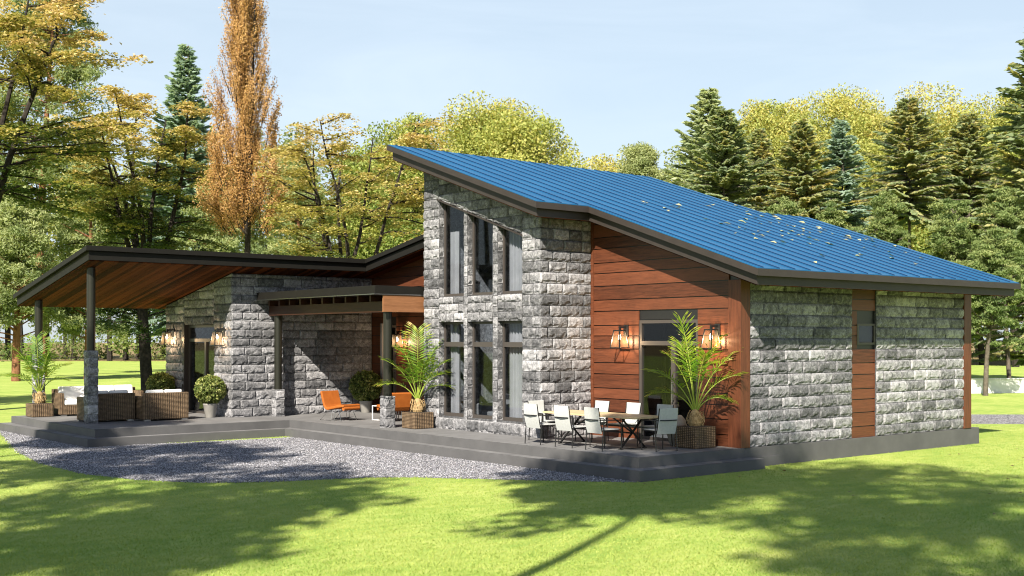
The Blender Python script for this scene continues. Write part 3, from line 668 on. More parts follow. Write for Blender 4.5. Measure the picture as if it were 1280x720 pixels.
# ---------------------------------------------------------------- clipped bushes in pots
def topiary(x, y, r, ph, seed, label, plabel):
    q = np.random.default_rng(seed)
    pt = empty('flower_pot', (x, y, ZT), plabel, 'pot', 'grey tapered pots under the clipped bushes')
    mb = MB(); mb.lathe([(.13, 0), (.145, .02), (.205, ph-.04), (.215, ph-.03), (.215, ph), (.185, ph), (.18, ph-.05)], 28); mb.build('pot_body', M['pot'], pt, smooth=True)
    t = empty('topiary_bush', (x, y, ZT+ph-.06), label, 'bush', 'round clipped bushes on the terrace')
    mb = MB(); mb.tube([(0, 0, 0), (.01, 0, .15), (0, 0, r*.9)], .022, 8)
    for i in range(14):
        a = q.uniform(0, 6.28); e = q.uniform(.1, 1.4); mb.tube([(0, 0, .14), (.5*r*math.cos(a)*math.cos(e), .5*r*math.sin(a)*math.cos(e), r*.75+.5*r*math.sin(e)), (.85*r*math.cos(a)*math.cos(e), .85*r*math.sin(a)*math.cos(e), r*.92+.8*r*math.sin(e))], [.012, .008, .004], 5)
    mb.build('stem', M['bark'], t)
    n = 3400; D = q.normal(size=(n, 3)); D /= np.linalg.norm(D, axis=1)[:, None]
    lump = np.array([noise.noise(Vector(d)*3.2+Vector((seed, 0, 0))) for d in D])
    rad = r*(.70+.34*q.random(n)**.5+.10*lump)
    P = D*rad[:, None]; P[:, 2] *= .95; P[:, 2] += r*.92+.06
    A = D*.6+q.normal(size=(n, 3))*.6; N = D+q.normal(size=(n, 3))*.5
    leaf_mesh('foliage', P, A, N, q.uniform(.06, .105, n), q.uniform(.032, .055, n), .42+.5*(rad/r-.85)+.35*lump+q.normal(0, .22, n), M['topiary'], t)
topiary(-4.38, 16.42, .44, .42, 11, 'round light green bush in a pot beside the stone wall corner', 'grey tapered pot standing by the porch wall corner')
topiary(-4.30, 20.2, .44, .42, 12, 'round green bush left of the porch door behind the sofas', 'grey tapered pot left of the porch door, behind the sofas')
topiary(.45, 15.5, .50, .38, 13, 'dark shaded round bush at the inner corner by the entrance', 'grey tapered pot at the shaded inner corner by the entrance')
q = empty('urn', (-.55, 1.32, ZT), 'rounded grey patterned urn between the dining chairs and the palm', 'urn')
mb = MB(); mb.lathe([(.12, 0), (.16, .06), (.215, .25), (.23, .40), (.20, .55), (.13, .64), (.11, .66), (.09, .65)], 28); mb.build('vessel', M['pot'], q, smooth=True)

# ---------------------------------------------------------------- porch sofas
def sofa(x, y, w, rz, label, seats=2):
    """back towards local -y, faces local +y"""
    t = empty('wicker_sofa', (x, y, ZT), label, 'sofa', 'brown wicker sofas on the porch', rz); h = w/2; d = .80
    mb = MB(); mb.box(-h, h, 0, .13, .05, .80); mb.build('backrest', M['wicker'], t, bevel=.02)
    mb = MB(); mb.box(-h+.12, h-.12, .131, d, .05, .33); mb.build('seat', M['wicker'], t, bevel=.015)
    for s in (-1, 1):
        mb = MB(); a, b = sorted((s*h, s*(h-.118))); mb.box(a, b, .132, d, .05, .70); mb.build('armrest', M['wicker'], t, bevel=.02)
    sw = (w-.26)/seats
    for i in range(seats):
        x0 = -h+.13+sw*i
        mb = MB(); mb.box(x0+.006, x0+sw-.006, .30, d+.01, .332, .50); mb.build('seat_cushion', M['cushion'], t, bevel=.045)
        mb = MB(); mb.hexa([(x0+.006, .14, .45), (x0+sw-.006, .14, .45), (x0+sw-.006, .33, .45), (x0+.006, .33, .45)], [(x0+.006, .135, .88), (x0+sw-.006, .135, .88), (x0+sw-.006, .25, .88), (x0+.006, .25, .88)]); mb.build('back_cushion', M['cushion'], t, bevel=.045)
    for sx in (-1, 1):
        for y0 in (.06, d-.06):
            mb = MB(); mb.box(sx*(h-.12)-.09, sx*(h-.12)+.09, y0-.04, y0+.04, 0, .052); mb.build('foot', M['chrome'], t)
    return t
sofa(-7.35, 16.42, 1.38, 0, 'wicker sofa with its back to the steps, beside the outer stone post')
sofa(-5.93, 15.95, 1.34, 0, 'wicker sofa with its back to the steps, nearest the porch door')
sofa(-7.1, 20.45, 1.15, math.pi, 'wicker armchair with white cushions at the far side beside the palm', 1)
sofa(-5.75, 20.62, 1.45, math.pi, 'wicker sofa with white cushions at the far side of the porch before the bush')

# ---------------------------------------------------------------- orange lounge chairs and side table
def lounge(x, y, rz, label):
    """faces local -y"""
    t = empty('lounge_chair', (x, y, ZT), label, 'lounge chair', 'orange lounge chairs by the entrance', rz)
    prof = [(.50, .82), (.44, .62), (.37, .42), (.30, .325), (.20, .30), (0, .335), (-.22, .375), (-.40, .40), (-.47, .39)]
    mb = MB(); w = .33; th = .075; vs = []
    for i, (py, pz) in enumerate(prof):
        a = Vector(prof[max(0, i-1)]); b = Vector(prof[min(len(prof)-1, i+1)]); tg = (b-a).normalized(); n = Vector((-tg.y, tg.x))*-1
        q = Vector((py, pz))+n*th
        vs += [(-w, py, pz), (w, py, pz), (w, q.x, q.y), (-w, q.x, q.y)]
    m_ = len(prof); fs = []
    for i in range(m_-1):
        for k in range(4): fs.append((4*i+k, 4*i+(k+1) % 4, 4*i+4+(k+1) % 4, 4*i+4+k))
    fs += [(3, 2, 1, 0), (4*m_-4, 4*m_-3, 4*m_-2, 4*m_-1)]
    o = MB(); o.add(vs[:], fs); sh = o.build('shell', M['orange'], t, bevel=.02)
    mb = MB()
    mb.tube([(-.30, -.44, .36), (.30, -.44, .36)], .055, 10); mb.build('front_roll', M['orange'], t, smooth=True)
    for s in (-1, 1):
        mb = MB(); mb.tube([(s*.26, .22, .27), (s*.30, .52, .012), (s*.30, .05, .012), (s*.26, .04, .31)], .011, 6); mb.build('leg', M['chrome'], t)
        mb = MB(); mb.tube([(s*.26, -.20, .34), (s*.30, -.36, .012), (s*.30, -.06, .012), (s*.26, -.08, .33)], .011, 6); mb.build('leg', M['chrome'], t)
    return t
l0 = lounge(-2.02, 12.95, R(12), 'orange lounge chair facing the canopy column, open sunlit seat')
copy_tree(l0, (-1.15, 11.5, ZT), R(172), 'orange lounge chair turned towards the entrance corner, half hidden behind the canopy column')
t = empty('side_table', (-.98, 12.25, ZT), 'small white side table between the two orange lounge chairs', 'side table', None, R(10))
mb = MB(); mb.box(-.26, .26, -.24, .24, .40, .425); mb.build('tabletop', M['white'], t, bevel=.004)
for lx in (-.25, .25):
    for ly in (-.23, .23):
        mb = MB(); mb.box(lx-.011, lx+.011, ly-.011, ly+.011, .02, .40); mb.build('leg', M['white'], t)
mb = MB()
for lx in (-.25, .25): mb.box(lx-.011, lx+.011, -.241, .241, 0, .0195)
for ly in (-.23, .23): mb.box(-.2385, .2385, ly-.011, ly+.011, 0, .0195)
mb.build('base', M['white'], t)

# ---------------------------------------------------------------- dining set
t = empty('dining_table', (-1.85, 2.32, ZT), 'long dining table with pale wooden top on black crossed legs', 'dining table')
mb = MB()
for i in range(5): mb.box(-.45+i*.18+.0015, -.45+(i+1)*.18-.0015, -1.45, 1.45, .662, .70, random.random())
mb.build('tabletop', M['tabletop'], t, bevel=.003)
for s in (-1, 1):
    mb = MB(); y0 = s*.95
    for k in (-1, 1): mb.tube([(k*.36, y0, .02), (-k*.30, y0, .635)], .024, 4)
    mb.box(-.36, .36, y0-.03, y0+.03, .636, .66); mb.box(-.40, .40, y0-.03, y0+.03, 0, .022); mb.build('leg', M['black'], t)
mb = MB(); mb.tube([(0, -.95, .33), (0, .95, .33)], .02, 6); mb.tube([(0, -.93, .34), (0, -.3, .655)], .018, 6); mb.tube([(0, .93, .34), (0, .3, .655)], .018, 6); mb.build('stretcher', M['black'], t)
def dining_chair(loc, rz, label):
    """faces local +x"""
    t = empty('dining_chair', loc, label, 'dining chair', 'pale sling dining chairs round the table', rz)
    mb = MB()
    for i in range(6):
        a, b = i/6, (i+1)/6
    vs = []; n = 10
    for i in range(n+1):
        s = i/n; z = .36+.54*s; xx = -.23-.10*s-.025*math.sin(math.pi*s)
        vs += [(xx, -.225, z), (xx, .225, z), (xx-.022, .225, z), (xx-.022, -.225, z)]
    fs = [(4*i+k, 4*i+(k+1) % 4, 4*i+4+(k+1) % 4, 4*i+4+k) for i in range(n) for k in range(4)]+[(3, 2, 1, 0), (4*n, 4*n+1, 4*n+2, 4*n+3)]
    mb.add(vs, fs); mb.build('backrest', M['sling'], t, bevel=.006)
    mb = MB(); mb.box(-.235, .25, -.225, .225, .425, .45); mb.build('seat', M['sling'], t, bevel=.01)
    mb = MB(); mb.tube([(.25, -.265, .63), (-.20, -.265, .645), (-.34, -.20, .65), (-.365, 0, .65), (-.34, .20, .65), (-.20, .265, .645), (.25, .265, .63)], .0125, 6); mb.build('armrest', M['black'], t, smooth=True)
    mb = MB()
    for s in (-1, 1): mb.tube([(-.245, s*.232, .40), (-.345, s*.232, .90)], .011, 6); mb.tube([(-.25, s*.235, .425), (.26, s*.262, .425)], .011, 6)
    mb.tube([(-.25, -.24, .42), (-.25, .24, .42)], .011, 6); mb.tube([(.255, -.262, .42), (.255, .262, .42)], .011, 6); mb.build('seat_frame', M['black'], t)
    for s in (-1, 1):
        mb = MB(); mb.tube([(.25, s*.265, .63), (.265, s*.265, 0)], .0125, 6); mb.build('leg', M['black'], t)
        mb = MB(); mb.tube([(-.22, s*.262, .645), (-.27, s*.262, 0)], .0125, 6); mb.build('leg', M['black'], t)
    return t
c0 = dining_chair((-2.56, 3.49, ZT), 0, 'white sling dining chair nearest the tower, its back to the steps')
for p, rz, lb in (((-2.55, 2.49, ZT), R(2), 'white sling dining chair in the middle of the row with backs to the steps'),
                  ((-2.53, 1.55, ZT), R(-2), 'white sling dining chair nearest the terrace corner, its back to the steps'),
                  ((-1.15, 3.38, ZT), R(181), 'grey dining chair across the table beside the tower corner'),
                  ((-1.15, 2.38, ZT), R(178), 'grey dining chair across the table in front of the timber wall'),
                  ((-1.15, 1.40, ZT), R(182), 'shaded dining chair across the table in front of the terrace door'),
                  ((-1.92, 4.12, ZT), R(-92), 'taupe shaded dining chair at the tower end of the table'),
                  ((-1.72, .72, ZT), R(78), 'blue grey shaded dining chair at the end of the table beside the palm planter')):
    copy_tree(c0, p, rz, lb)

# low wall far behind the house
p0, p1 = at(1120, 60), at(1420, 62)
w = empty('low_wall', (0, 0, 0), 'low white rendered garden wall across the lawn behind the house', 'wall')
dd = (p1-p0).normalized(); nn = Vector((-dd.y, dd.x, 0))*.15
mb = MB(); mb.prism([((p0-nn).x, (p0-nn).y), ((p1-nn).x, (p1-nn).y), ((p1+nn).x, (p1+nn).y), ((p0+nn).x, (p0+nn).y)], -.1, .70); mb.build('wall_body', M['wall_white'], w)
mb = MB(); nn *= 1.25; mb.prism([((p0-nn).x, (p0-nn).y), ((p1-nn).x, (p1-nn).y), ((p1+nn).x, (p1+nn).y), ((p0+nn).x, (p0+nn).y)], .702, .76); mb.build('coping', M['wall_white'], w)

# leaves lying on the blue roof
n = 84; X = rng.uniform(2.2, 9.5, n); Yc = np.clip(3.4+.12*(X-6)+rng.normal(0, 1.25, n), -.3, 6.2); Yc = np.where(X > 7.5, np.minimum(Yc, 5.3), Yc)
P = np.stack([X, Yc, zr(Yc)+.03], 1); a = rng.uniform(0, 6.28, n)
tag(leaf_mesh('fallen_leaves', P, np.stack([np.cos(a), np.sin(a), .33*np.sin(a)], 1), np.tile([0, -.3, 1.0], (n, 1))+rng.normal(0, .25, (n, 3)), rng.uniform(.12, .24, n), rng.uniform(.08, .14, n), rng.random(n), M['fallen']), 'pale fallen leaves scattered over the blue roof', 'leaves', None, 'stuff')

n = 90; X = rng.uniform(-4, 16, n); Yc = rng.uniform(-9, -.8, n); a = rng.uniform(0, 6.28, n)
tag(leaf_mesh('fallen_leaves', np.stack([X, Yc, np.full(n, .035)], 1), np.stack([np.cos(a), np.sin(a), 0*a], 1), np.tile([0, 0, 1.0], (n, 1))+rng.normal(0, .3, (n, 3)), rng.uniform(.06, .13, n), rng.uniform(.04, .08, n), rng.random(n)*.4, M['maple_fallen']), 'few brown fallen leaves on the lawn beside the stone side wall', 'leaves', None, 'stuff')
n = 110000; gx = rng.uniform(-11.4, -3.1, n); gy = rng.uniform(-.5, 21, n); grj = [(x, y) for x, y in gr]
k = inside(gx+rng.normal(0, .05, n), gy+rng.normal(0, .05, n), grj) & ~((gx > -3.45)) & ~((gx > -9.05) & (gy > 13.57)); gx = gx[k]; gy = gy[k]; n = len(gx)
O6 = np.array([[1, 0, 0], [0, 1, 0], [-1, 0, 0], [0, -1, 0], [0, 0, 1], [0, 0, -1]], float); F8 = np.array([[0, 1, 4], [1, 2, 4], [2, 3, 4], [3, 0, 4], [1, 0, 5], [2, 1, 5], [3, 2, 5], [0, 3, 5]])
sz = rng.uniform(.008, .022, n); V = O6[None]*np.stack([sz, sz*rng.uniform(.6, 1, n), sz*rng.uniform(.4, .8, n)], 1)[:, None, :]+rng.normal(0, .15, (n, 6, 3))*sz[:, None, None]
a = rng.uniform(0, 6.28, n); c, s_ = np.cos(a)[:, None], np.sin(a)[:, None]; V = np.stack([V[..., 0]*c-V[..., 1]*s_, V[..., 0]*s_+V[..., 1]*c, V[..., 2]], 2)+np.stack([gx, gy, .004+sz*.3], 1)[:, None, :]
me = bpy.data.meshes.new('gravel_stones'); me.vertices.add(6*n); me.vertices.foreach_set('co', V.ravel()); Fi = (F8[None]+6*np.arange(n)[:, None, None]).astype(np.int32).ravel()
me.loops.add(len(Fi)); me.loops.foreach_set('vertex_index', Fi); me.polygons.add(8*n); me.polygons.foreach_set('loop_start', np.arange(0, 24*n, 3, dtype=np.int32)); me.polygons.foreach_set('loop_total', np.full(8*n, 3, dtype=np.int32))
at_ = me.attributes.new('tint', 'FLOAT', 'FACE'); at_.data.foreach_set('value', np.repeat(rng.random(n), 8).astype(np.float32)); me.materials.append(M['pebble']); me.update(calc_edges=True)
o = bpy.data.objects.new('gravel_stones', me); COL.objects.link(o); tag(o, 'loose grey crushed stones of the curved gravel bed', 'gravel', None, 'stuff')

# ---------------------------------------------------------------- trees
def rot_to(dirv): return Vector(dirv).to_track_quat('Z', 'Y')
class Tree:
    def __init__(s, seed): s.q = np.random.default_rng(seed); s.mb = MB(); s.C = []; s.A = []; s.N = []; s.L = []; s.W = []; s.T = []
    def limb(s, p0, d0, length, r0, r1, bend=(0, 0, 0), n=7, wob=.06, sides=6):
        p = Vector(p0); d = Vector(d0).normalized(); pts = [p.copy()]; b = Vector(bend)
        for i in range(n):
            d = (d+b/n+Vector(s.q.normal(0, wob, 3))).normalized(); p = p+d*(length/n); pts.append(p.copy())
        s.mb.tube(pts, [r0+(r1-r0)*i/n for i in range(n+1)], sides); return pts
    def leaves(s, P, A, N, L, W, T):
        s.C.append(P); s.A.append(A); s.N.append(N); s.L.append(L); s.W.append(W); s.T.append(T)
    def plate(s, c, rad, n, size, tint, flat=.16, tilt=.35):
        q = s.q; P = q.normal(size=(n, 3))*np.array([rad, rad, rad*flat])*.55+np.array(c)
        P[:, 2] -= .25*((P[:, 0]-c[0])**2+(P[:, 1]-c[1])**2)/max(rad, .1)
        a = q.uniform(0, 6.28, n); A = np.stack([np.cos(a), np.sin(a), q.normal(-.25, .25, n)], 1); N = np.tile([0, 0, 1.0], (n, 1))+q.normal(0, tilt, (n, 3))
        L = q.uniform(.75, 1.3, n)*size; s.leaves(P, A, N, L, L*q.uniform(.55, .8, n), tint+q.normal(0, .09, n))
    def puff(s, c, rad, n, size, tint, asp=.6, zs=.8):
        q = s.q; D = q.normal(size=(n, 3)); D /= np.linalg.norm(D, axis=1)[:, None]
        P = D*(rad*q.random(n)**.45)[:, None]; P[:, 2] *= zs; P += np.array(c)
        A = D*.7+q.normal(size=(n, 3))*.7; N = D*.6+q.normal(size=(n, 3))*.6+np.array([0, 0, .5])
        L = q.uniform(.7, 1.3, n)*size; s.leaves(P, A, N, L, L*asp, tint+q.normal(0, .11, n))
    def build(s, name, loc, leafm, barkm, label, cat='tree', group=None, crown='crown', top=True):
        t = empty(name, loc, label if top else None, cat, group)
        s.mb.build('trunk', barkm, t, smooth=True)
        leaf_mesh(crown, np.concatenate(s.C), np.concatenate(s.A), np.concatenate(s.N), np.concatenate(s.L), np.concatenate(s.W), np.concatenate(s.T), leafm, t); return t

def maple(seed, h, fork, spread, stems=5, trunk=.3, leaf=.2, low=0.0, dens=1.0, tint=(.25, .8)):
    t = Tree(seed); q = t.q
    t.limb((0, 0, -.1), (0, 0, 1), fork+.1, trunk, trunk*.8, n=5, wob=.03, sides=9)
    for k in range(stems):
        a = 2*math.pi*(k+q.uniform(-.3, .3))/stems; tilt = q.uniform(.18, .48) if k else .05
        d = Vector((math.cos(a)*math.sin(tilt), math.sin(a)*math.sin(tilt), math.cos(tilt)))
        L = (h-fork)*q.uniform(.82, .98)/max(.8, math.cos(tilt))
        pts = t.limb((0, 0, fork-.15), d, L, trunk*.55, .025, bend=(0, 0, .25), n=12, wob=.05)
        nb = int(15*dens)
        for i in range(nb):
            s = q.uniform(.10 if low else .22, 1.0)**.8; j = min(11, int(s*12)); p = pts[j].lerp(pts[j+1], s*12-j)
            env = math.sin(math.pi*min(1, .18+.82*(p.z-fork*.6)/(h-fork*.6)))**.6
            b = a+q.uniform(-1.5, 1.5); e = q.uniform(-.05, .45); bl = spread*(.35+.65*env)*q.uniform(.5, 1.0)*(.75 if s > .8 else 1)
            out = Vector((math.cos(b)*math.cos(e), math.sin(b)*math.cos(e), math.sin(e)))
            bp = t.limb(p, out, bl, .045, .008, bend=(0, 0, -.25), n=6, wob=.10, sides=5)
            for f in range(2, 7):
                pp = bp[f]; hz = (pp.z-fork)/(h-fork); rr_ = math.hypot(pp.x, pp.y)/spread
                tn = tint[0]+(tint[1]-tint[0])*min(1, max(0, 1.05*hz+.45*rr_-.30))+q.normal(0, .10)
                for m_ in range(2):
                    c = np.array(pp)+q.normal(0, .22, 3)*np.array([1, 1, .4]); t.plate(c, q.uniform(.30, .58), int(38*dens), leaf*.72, tn, .13)
    if low:
        for i in range(9):
            b = q.uniform(0, 6.28); z = q.uniform(low, fork); bp = t.limb((0, 0, z), (math.cos(b), math.sin(b), .25), spread*q.uniform(.6, 1.0), .05, .01, bend=(0, 0, -.4), n=6, wob=.1, sides=5)
            for f in range(2, 7):
                for m_ in range(3): t.plate(np.array(bp[f])+q.normal(0, .3, 3)*np.array([1, 1, .5]), q.uniform(.35, .6), 28, leaf*.75, tint[0]-.05+q.normal(0, .1))
    return t
def columnar(seed, h, z0, rad):
    t = Tree(seed); q = t.q
    t.limb((0, 0, -.1), (0, 0, 1), h*.95, .2, .03, n=12, wob=.012, sides=9)
    def env(f):
        xs = [0, .05, .14, .42, .55, .62, .8, 1.0]; ys = [.35, .72, .98, .95, .74, .42, .36, .10]
        return rad*float(np.interp(f, xs, ys))
    for i in range(400):
        f = q.random()**1.5*.97; z = z0+(h-z0)*f*.93; R_ = env(min(1, f+.05)); b = q.uniform(0, 6.28)
        tilt = q.uniform(.16, .42) if f > .1 else q.uniform(.35, .95); L = min(2.6, R_/math.sin(tilt)*q.uniform(.55, 1.05))
        st = Vector((0, 0, z)) if q.random() < .5 else Vector((math.cos(b)*R_*.45, math.sin(b)*R_*.45, z))
        if st.x or st.y: L = min(L, 1.5)
        bp = t.limb(st, (math.cos(b)*math.sin(tilt), math.sin(b)*math.sin(tilt), math.cos(tilt)), L, .026, .005, bend=(0, 0, .2), n=5, wob=.08, sides=4)
        tn = q.normal(.55, .2)
        for pp in bp[1:]:
            g = min(1.0, env((pp.z-z0)/(h-z0))/max(.05, math.hypot(pp.x, pp.y)))
            n = 46; P = np.array((pp.x*g, pp.y*g, pp.z))+q.normal(0, .085, (n, 3))*np.array([1, 1, 2.2]); t.leaves(P, q.normal(size=(n, 3))+np.array([0, 0, .5]), q.normal(size=(n, 3))+np.array([-.8, -.5, .4]), q.uniform(.055, .105, n), q.uniform(.036, .062, n), tn+q.normal(0, .15, n))
    return t
def spruce(seed, h, z0, rad, mixed=.0, dens=1.0, sz=1.0):
    t = Tree(seed); q = t.q
    t.limb((0, 0, -.1), (0, 0, 1), h, .022*h**.9*.55, .02, n=10, wob=.008, sides=8)
    z = z0
    while z < h-.15:
        f = (z-z0)/(h-z0); Lm = rad*(1-f)**.85+.12
        if f < .12: Lm *= .65+f*3
        nb = max(4, int(q.integers(5, 9)*dens))
        for k in range(nb):
            b = q.uniform(0, 6.28); L = Lm*q.uniform(.55, 1.12); e = -.12+.5*f+q.normal(0, .10)
            bp = t.limb((0, 0, z+q.uniform(-.15, .15)), (math.cos(b), math.sin(b), e), L, .028, .006, bend=(0, 0, .22-.35*(1-f)), n=5, wob=.05, sides=4)
            sun_side_t = q.normal(.0, .10)+(.20 if math.cos(b-R(213)) > -.1 else -.12)*mixed  # mixed paints sunlight in: paler needles towards the sun, darker away
            m_ = max(5, int(L*15*dens)); s = q.uniform(.12, 1.0, m_)*5; j = np.minimum(4, s.astype(int)); B = np.array([tuple(p) for p in bp])
            P = B[j]+(B[j+1]-B[j])*(s-j)[:, None]; ax = B[j+1]-B[j]; ax /= np.linalg.norm(ax, axis=1)[:, None]
            sd = np.cross(ax, [0, 0, 1.0]); sg = q.choice([-1, 1], m_)[:, None]
            A = ax*.8+sd*sg*q.uniform(.2, 1.0, m_)[:, None]+np.array([0, 0, -.28]); W_ = (1.0-.55*s/5)
            LL = q.uniform(.30, .55, m_)*sz*(.6+.5*W_); P = P+A*LL[:, None]*.35+np.array([0, 0, -.06])
            t.leaves(P, A, np.tile([math.cos(b)*.75, math.sin(b)*.75, .7], (m_, 1))+q.normal(0, .55, (m_, 3)), LL, LL*q.uniform(.28, .48, m_), .35+.3*f*.3+sun_side_t+q.normal(0, .12, m_))
        z += (.34+.16*(1-f))*sz
    return t
def pine(seed, h, z0, rad, puffs=40, size=.32, per=150, tint=.5, trunk=.28, ps=1.0, zs=.6):
    t = Tree(seed); q = t.q
    pts = t.limb((0, 0, -.1), (0, 0, 1), h*.97, trunk, .05, n=10, wob=.02, sides=9)
    for i in range(puffs):
        f = q.random()**.8; z = z0+(h-z0)*f; R_ = rad*(1-f)**.55*(.75+.25*min(1, f*4)); b = q.uniform(0, 6.28); L = max(.3, R_*q.uniform(.45, 1.05))
        j = min(9, int(z/h*10)); p = pts[j]; p = Vector((p.x, p.y, z))
        bp = t.limb(p, (math.cos(b), math.sin(b), q.uniform(.0, .45)), L, .06, .015, bend=(0, 0, .2), n=5, wob=.10, sides=5)
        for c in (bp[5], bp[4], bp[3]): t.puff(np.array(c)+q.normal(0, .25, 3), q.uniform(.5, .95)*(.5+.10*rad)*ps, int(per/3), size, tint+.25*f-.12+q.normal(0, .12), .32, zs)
    return t
def broad(seed, h, z0, rad, puffs=60, size=.34, per=110, tint=.5, trunk=.3, zs=.75):
    t = Tree(seed); q = t.q
    t.limb((0, 0, -.1), (0, 0, 1), z0+(h-z0)*.55, trunk, trunk*.3, n=7, wob=.04, sides=8)
    cz = (h+z0)/2; rz = (h-z0)/2
    for i in range(puffs):
        D = q.normal(size=3); D /= np.linalg.norm(D); k = q.uniform(.45, 1.0); c = np.array([D[0]*rad*k, D[1]*rad*k, cz+D[2]*rz*k])
        st = Vector((0, 0, z0+(cz-z0)*q.uniform(.2, 1.1)))
        dv = Vector(c)-st; t.limb(st, dv+Vector((0, 0, .2)), dv.length*.95, .05, .012, n=4, wob=.06, sides=4)
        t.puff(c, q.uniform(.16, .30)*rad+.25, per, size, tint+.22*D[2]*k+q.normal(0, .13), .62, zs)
    return t

# distinct trees behind the house: (column, distance) as standing on the lawn
def put(tr, name, u, depth, lm, bm, label, group=None): return tr.build(name, at(u, depth), M[lm], M[bm], label, 'tree', group)
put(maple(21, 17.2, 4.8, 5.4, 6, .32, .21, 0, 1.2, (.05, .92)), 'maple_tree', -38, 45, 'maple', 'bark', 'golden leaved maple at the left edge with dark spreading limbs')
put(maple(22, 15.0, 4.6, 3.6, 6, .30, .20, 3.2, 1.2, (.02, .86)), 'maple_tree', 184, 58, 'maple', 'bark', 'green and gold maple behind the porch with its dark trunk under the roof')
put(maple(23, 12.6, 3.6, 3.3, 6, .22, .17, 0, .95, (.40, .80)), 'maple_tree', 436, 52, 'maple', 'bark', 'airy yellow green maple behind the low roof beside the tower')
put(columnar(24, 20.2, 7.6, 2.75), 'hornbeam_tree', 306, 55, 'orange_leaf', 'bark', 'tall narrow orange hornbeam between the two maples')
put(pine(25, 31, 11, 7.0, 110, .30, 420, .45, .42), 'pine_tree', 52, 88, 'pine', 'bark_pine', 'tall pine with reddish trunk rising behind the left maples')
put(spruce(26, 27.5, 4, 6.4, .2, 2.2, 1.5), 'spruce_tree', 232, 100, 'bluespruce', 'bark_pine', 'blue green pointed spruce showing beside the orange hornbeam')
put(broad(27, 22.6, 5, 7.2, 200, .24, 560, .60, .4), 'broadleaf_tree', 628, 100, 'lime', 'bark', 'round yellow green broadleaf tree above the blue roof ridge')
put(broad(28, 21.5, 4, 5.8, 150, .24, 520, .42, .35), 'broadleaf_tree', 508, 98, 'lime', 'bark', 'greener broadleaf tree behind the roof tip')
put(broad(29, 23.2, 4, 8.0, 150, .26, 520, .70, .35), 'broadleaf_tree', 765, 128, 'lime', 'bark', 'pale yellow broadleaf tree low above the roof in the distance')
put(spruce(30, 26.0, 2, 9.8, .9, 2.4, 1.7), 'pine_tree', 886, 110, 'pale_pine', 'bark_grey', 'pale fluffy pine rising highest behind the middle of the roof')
put(pine(31, 20.5, 2, 7.0, 120, .30, 420, .62), 'pine_tree', 818, 112, 'pine', 'bark_grey', 'low pale pine left of the highest pale fluffy pine')
for i, (u, dp, vt, vb, rad, mt, mx, lb) in enumerate((
        (905, 74, 133, 330, 3.3, 'spruce', .1, 'dark green spruce in front of the pale fluffy pine'),
        (948, 80, 160, 330, 2.3, 'spruce', .9, 'small olive spruce second from the pale fluffy pine'),
        (1003, 76, 148, 330, 3.0, 'spruce', 1.0, 'olive brown spruce in the middle of the spruce row'),
        (1052, 82, 150, 330, 2.7, 'bluespruce', .2, 'blue green spruce in the middle of the spruce row'),
        (1136, 72, 122, 268, 2.9, 'spruce', 1.0, 'tallest olive brown spruce with a bare trunk above the roof edge'),
        (1211, 74, 140, 292, 2.8, 'spruce', .9, 'olive spruce with a bare trunk near the right roof corner'))):
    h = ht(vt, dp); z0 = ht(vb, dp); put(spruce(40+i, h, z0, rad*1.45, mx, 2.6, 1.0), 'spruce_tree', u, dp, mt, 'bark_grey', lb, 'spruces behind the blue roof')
put(spruce(50, ht(15, 66), 2.0, 6.0, .5, 1.9, 1.3), 'spruce_tree', 1300, 66, 'spruce', 'bark_grey', 'big drooping spruce cut by the right edge of the picture')
for i, (u, dp, vt, rad, lb) in enumerate(((1108, 63, 255, 2.3, 'pale young pine below the tallest bare trunked spruce'), (1175, 60, 262, 2.3, 'pale young pine between the two bare trunked spruces'),
                                 (1232, 58, 300, 2.0, 'young pine on a thin trunk just right of the house corner'), (1262, 64, 245, 2.4, 'young pine with two thin trunks at the right edge behind the white wall'), (985, 66, 262, 2.2, 'pale young pine close behind the roof below the olive spruce'), (1050, 64, 272, 2.2, 'pale young pine close behind the roof below the blue green spruce'))):
    h = ht(vt, dp); put(pine(60+i, h, max(1.6, h*.36) if u > 1200 else h*.2, rad*1.15, 110, .17, 330, .50, .13, .62, .42), 'pine_tree', u, dp, 'young_pine', 'bark_grey', lb, 'young pines behind the house')
for i, (u, dp, vt, rad, tn, lb) in enumerate(((975, 120, 122, 5.5, .6, 'yellow green tree behind the olive spruces'), (1085, 122, 118, 6, .66, 'broad yellow green tree behind the blue green spruce'), (1180, 124, 122, 6, .62, 'yellow green tree behind the bare trunked spruces'), (1270, 118, 112, 6, .55, 'yellow green tree behind the big drooping spruce'),
                                 (1030, 128, 120, 6.5, .5, 'green tree filling the gap left of the blue green spruce'), (1135, 130, 116, 6.5, .62, 'pale yellow green tree just behind the tallest bare trunked spruce'), (1228, 128, 116, 6.5, .5, 'green tree right of the bare trunked spruces'), (925, 130, 150, 6, .45, 'green tree between the tall pale pine and the small olive spruce'))):
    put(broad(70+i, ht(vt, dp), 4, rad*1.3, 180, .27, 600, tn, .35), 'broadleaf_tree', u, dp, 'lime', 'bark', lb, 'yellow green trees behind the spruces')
for i, (u, dp, vt, rad, lb) in enumerate(((110, 82, 205, 4.2, 'pale pine with drooping boughs behind the porch roof corner'), (20, 78, 250, 4.0, 'pale bushy pine low at the left edge'), (270, 92, 215, 4.2, 'pale pine behind the orange hornbeam trunk'), (375, 95, 190, 4.0, 'pale pine between orange hornbeam and airy maple'))):
    put(pine(80+i, ht(vt, dp), 2.5, rad, 100, .26, 440, .55, .3), 'pine_tree', u, dp, 'pine', 'bark_pine', lb, 'pale pines behind the left maples')

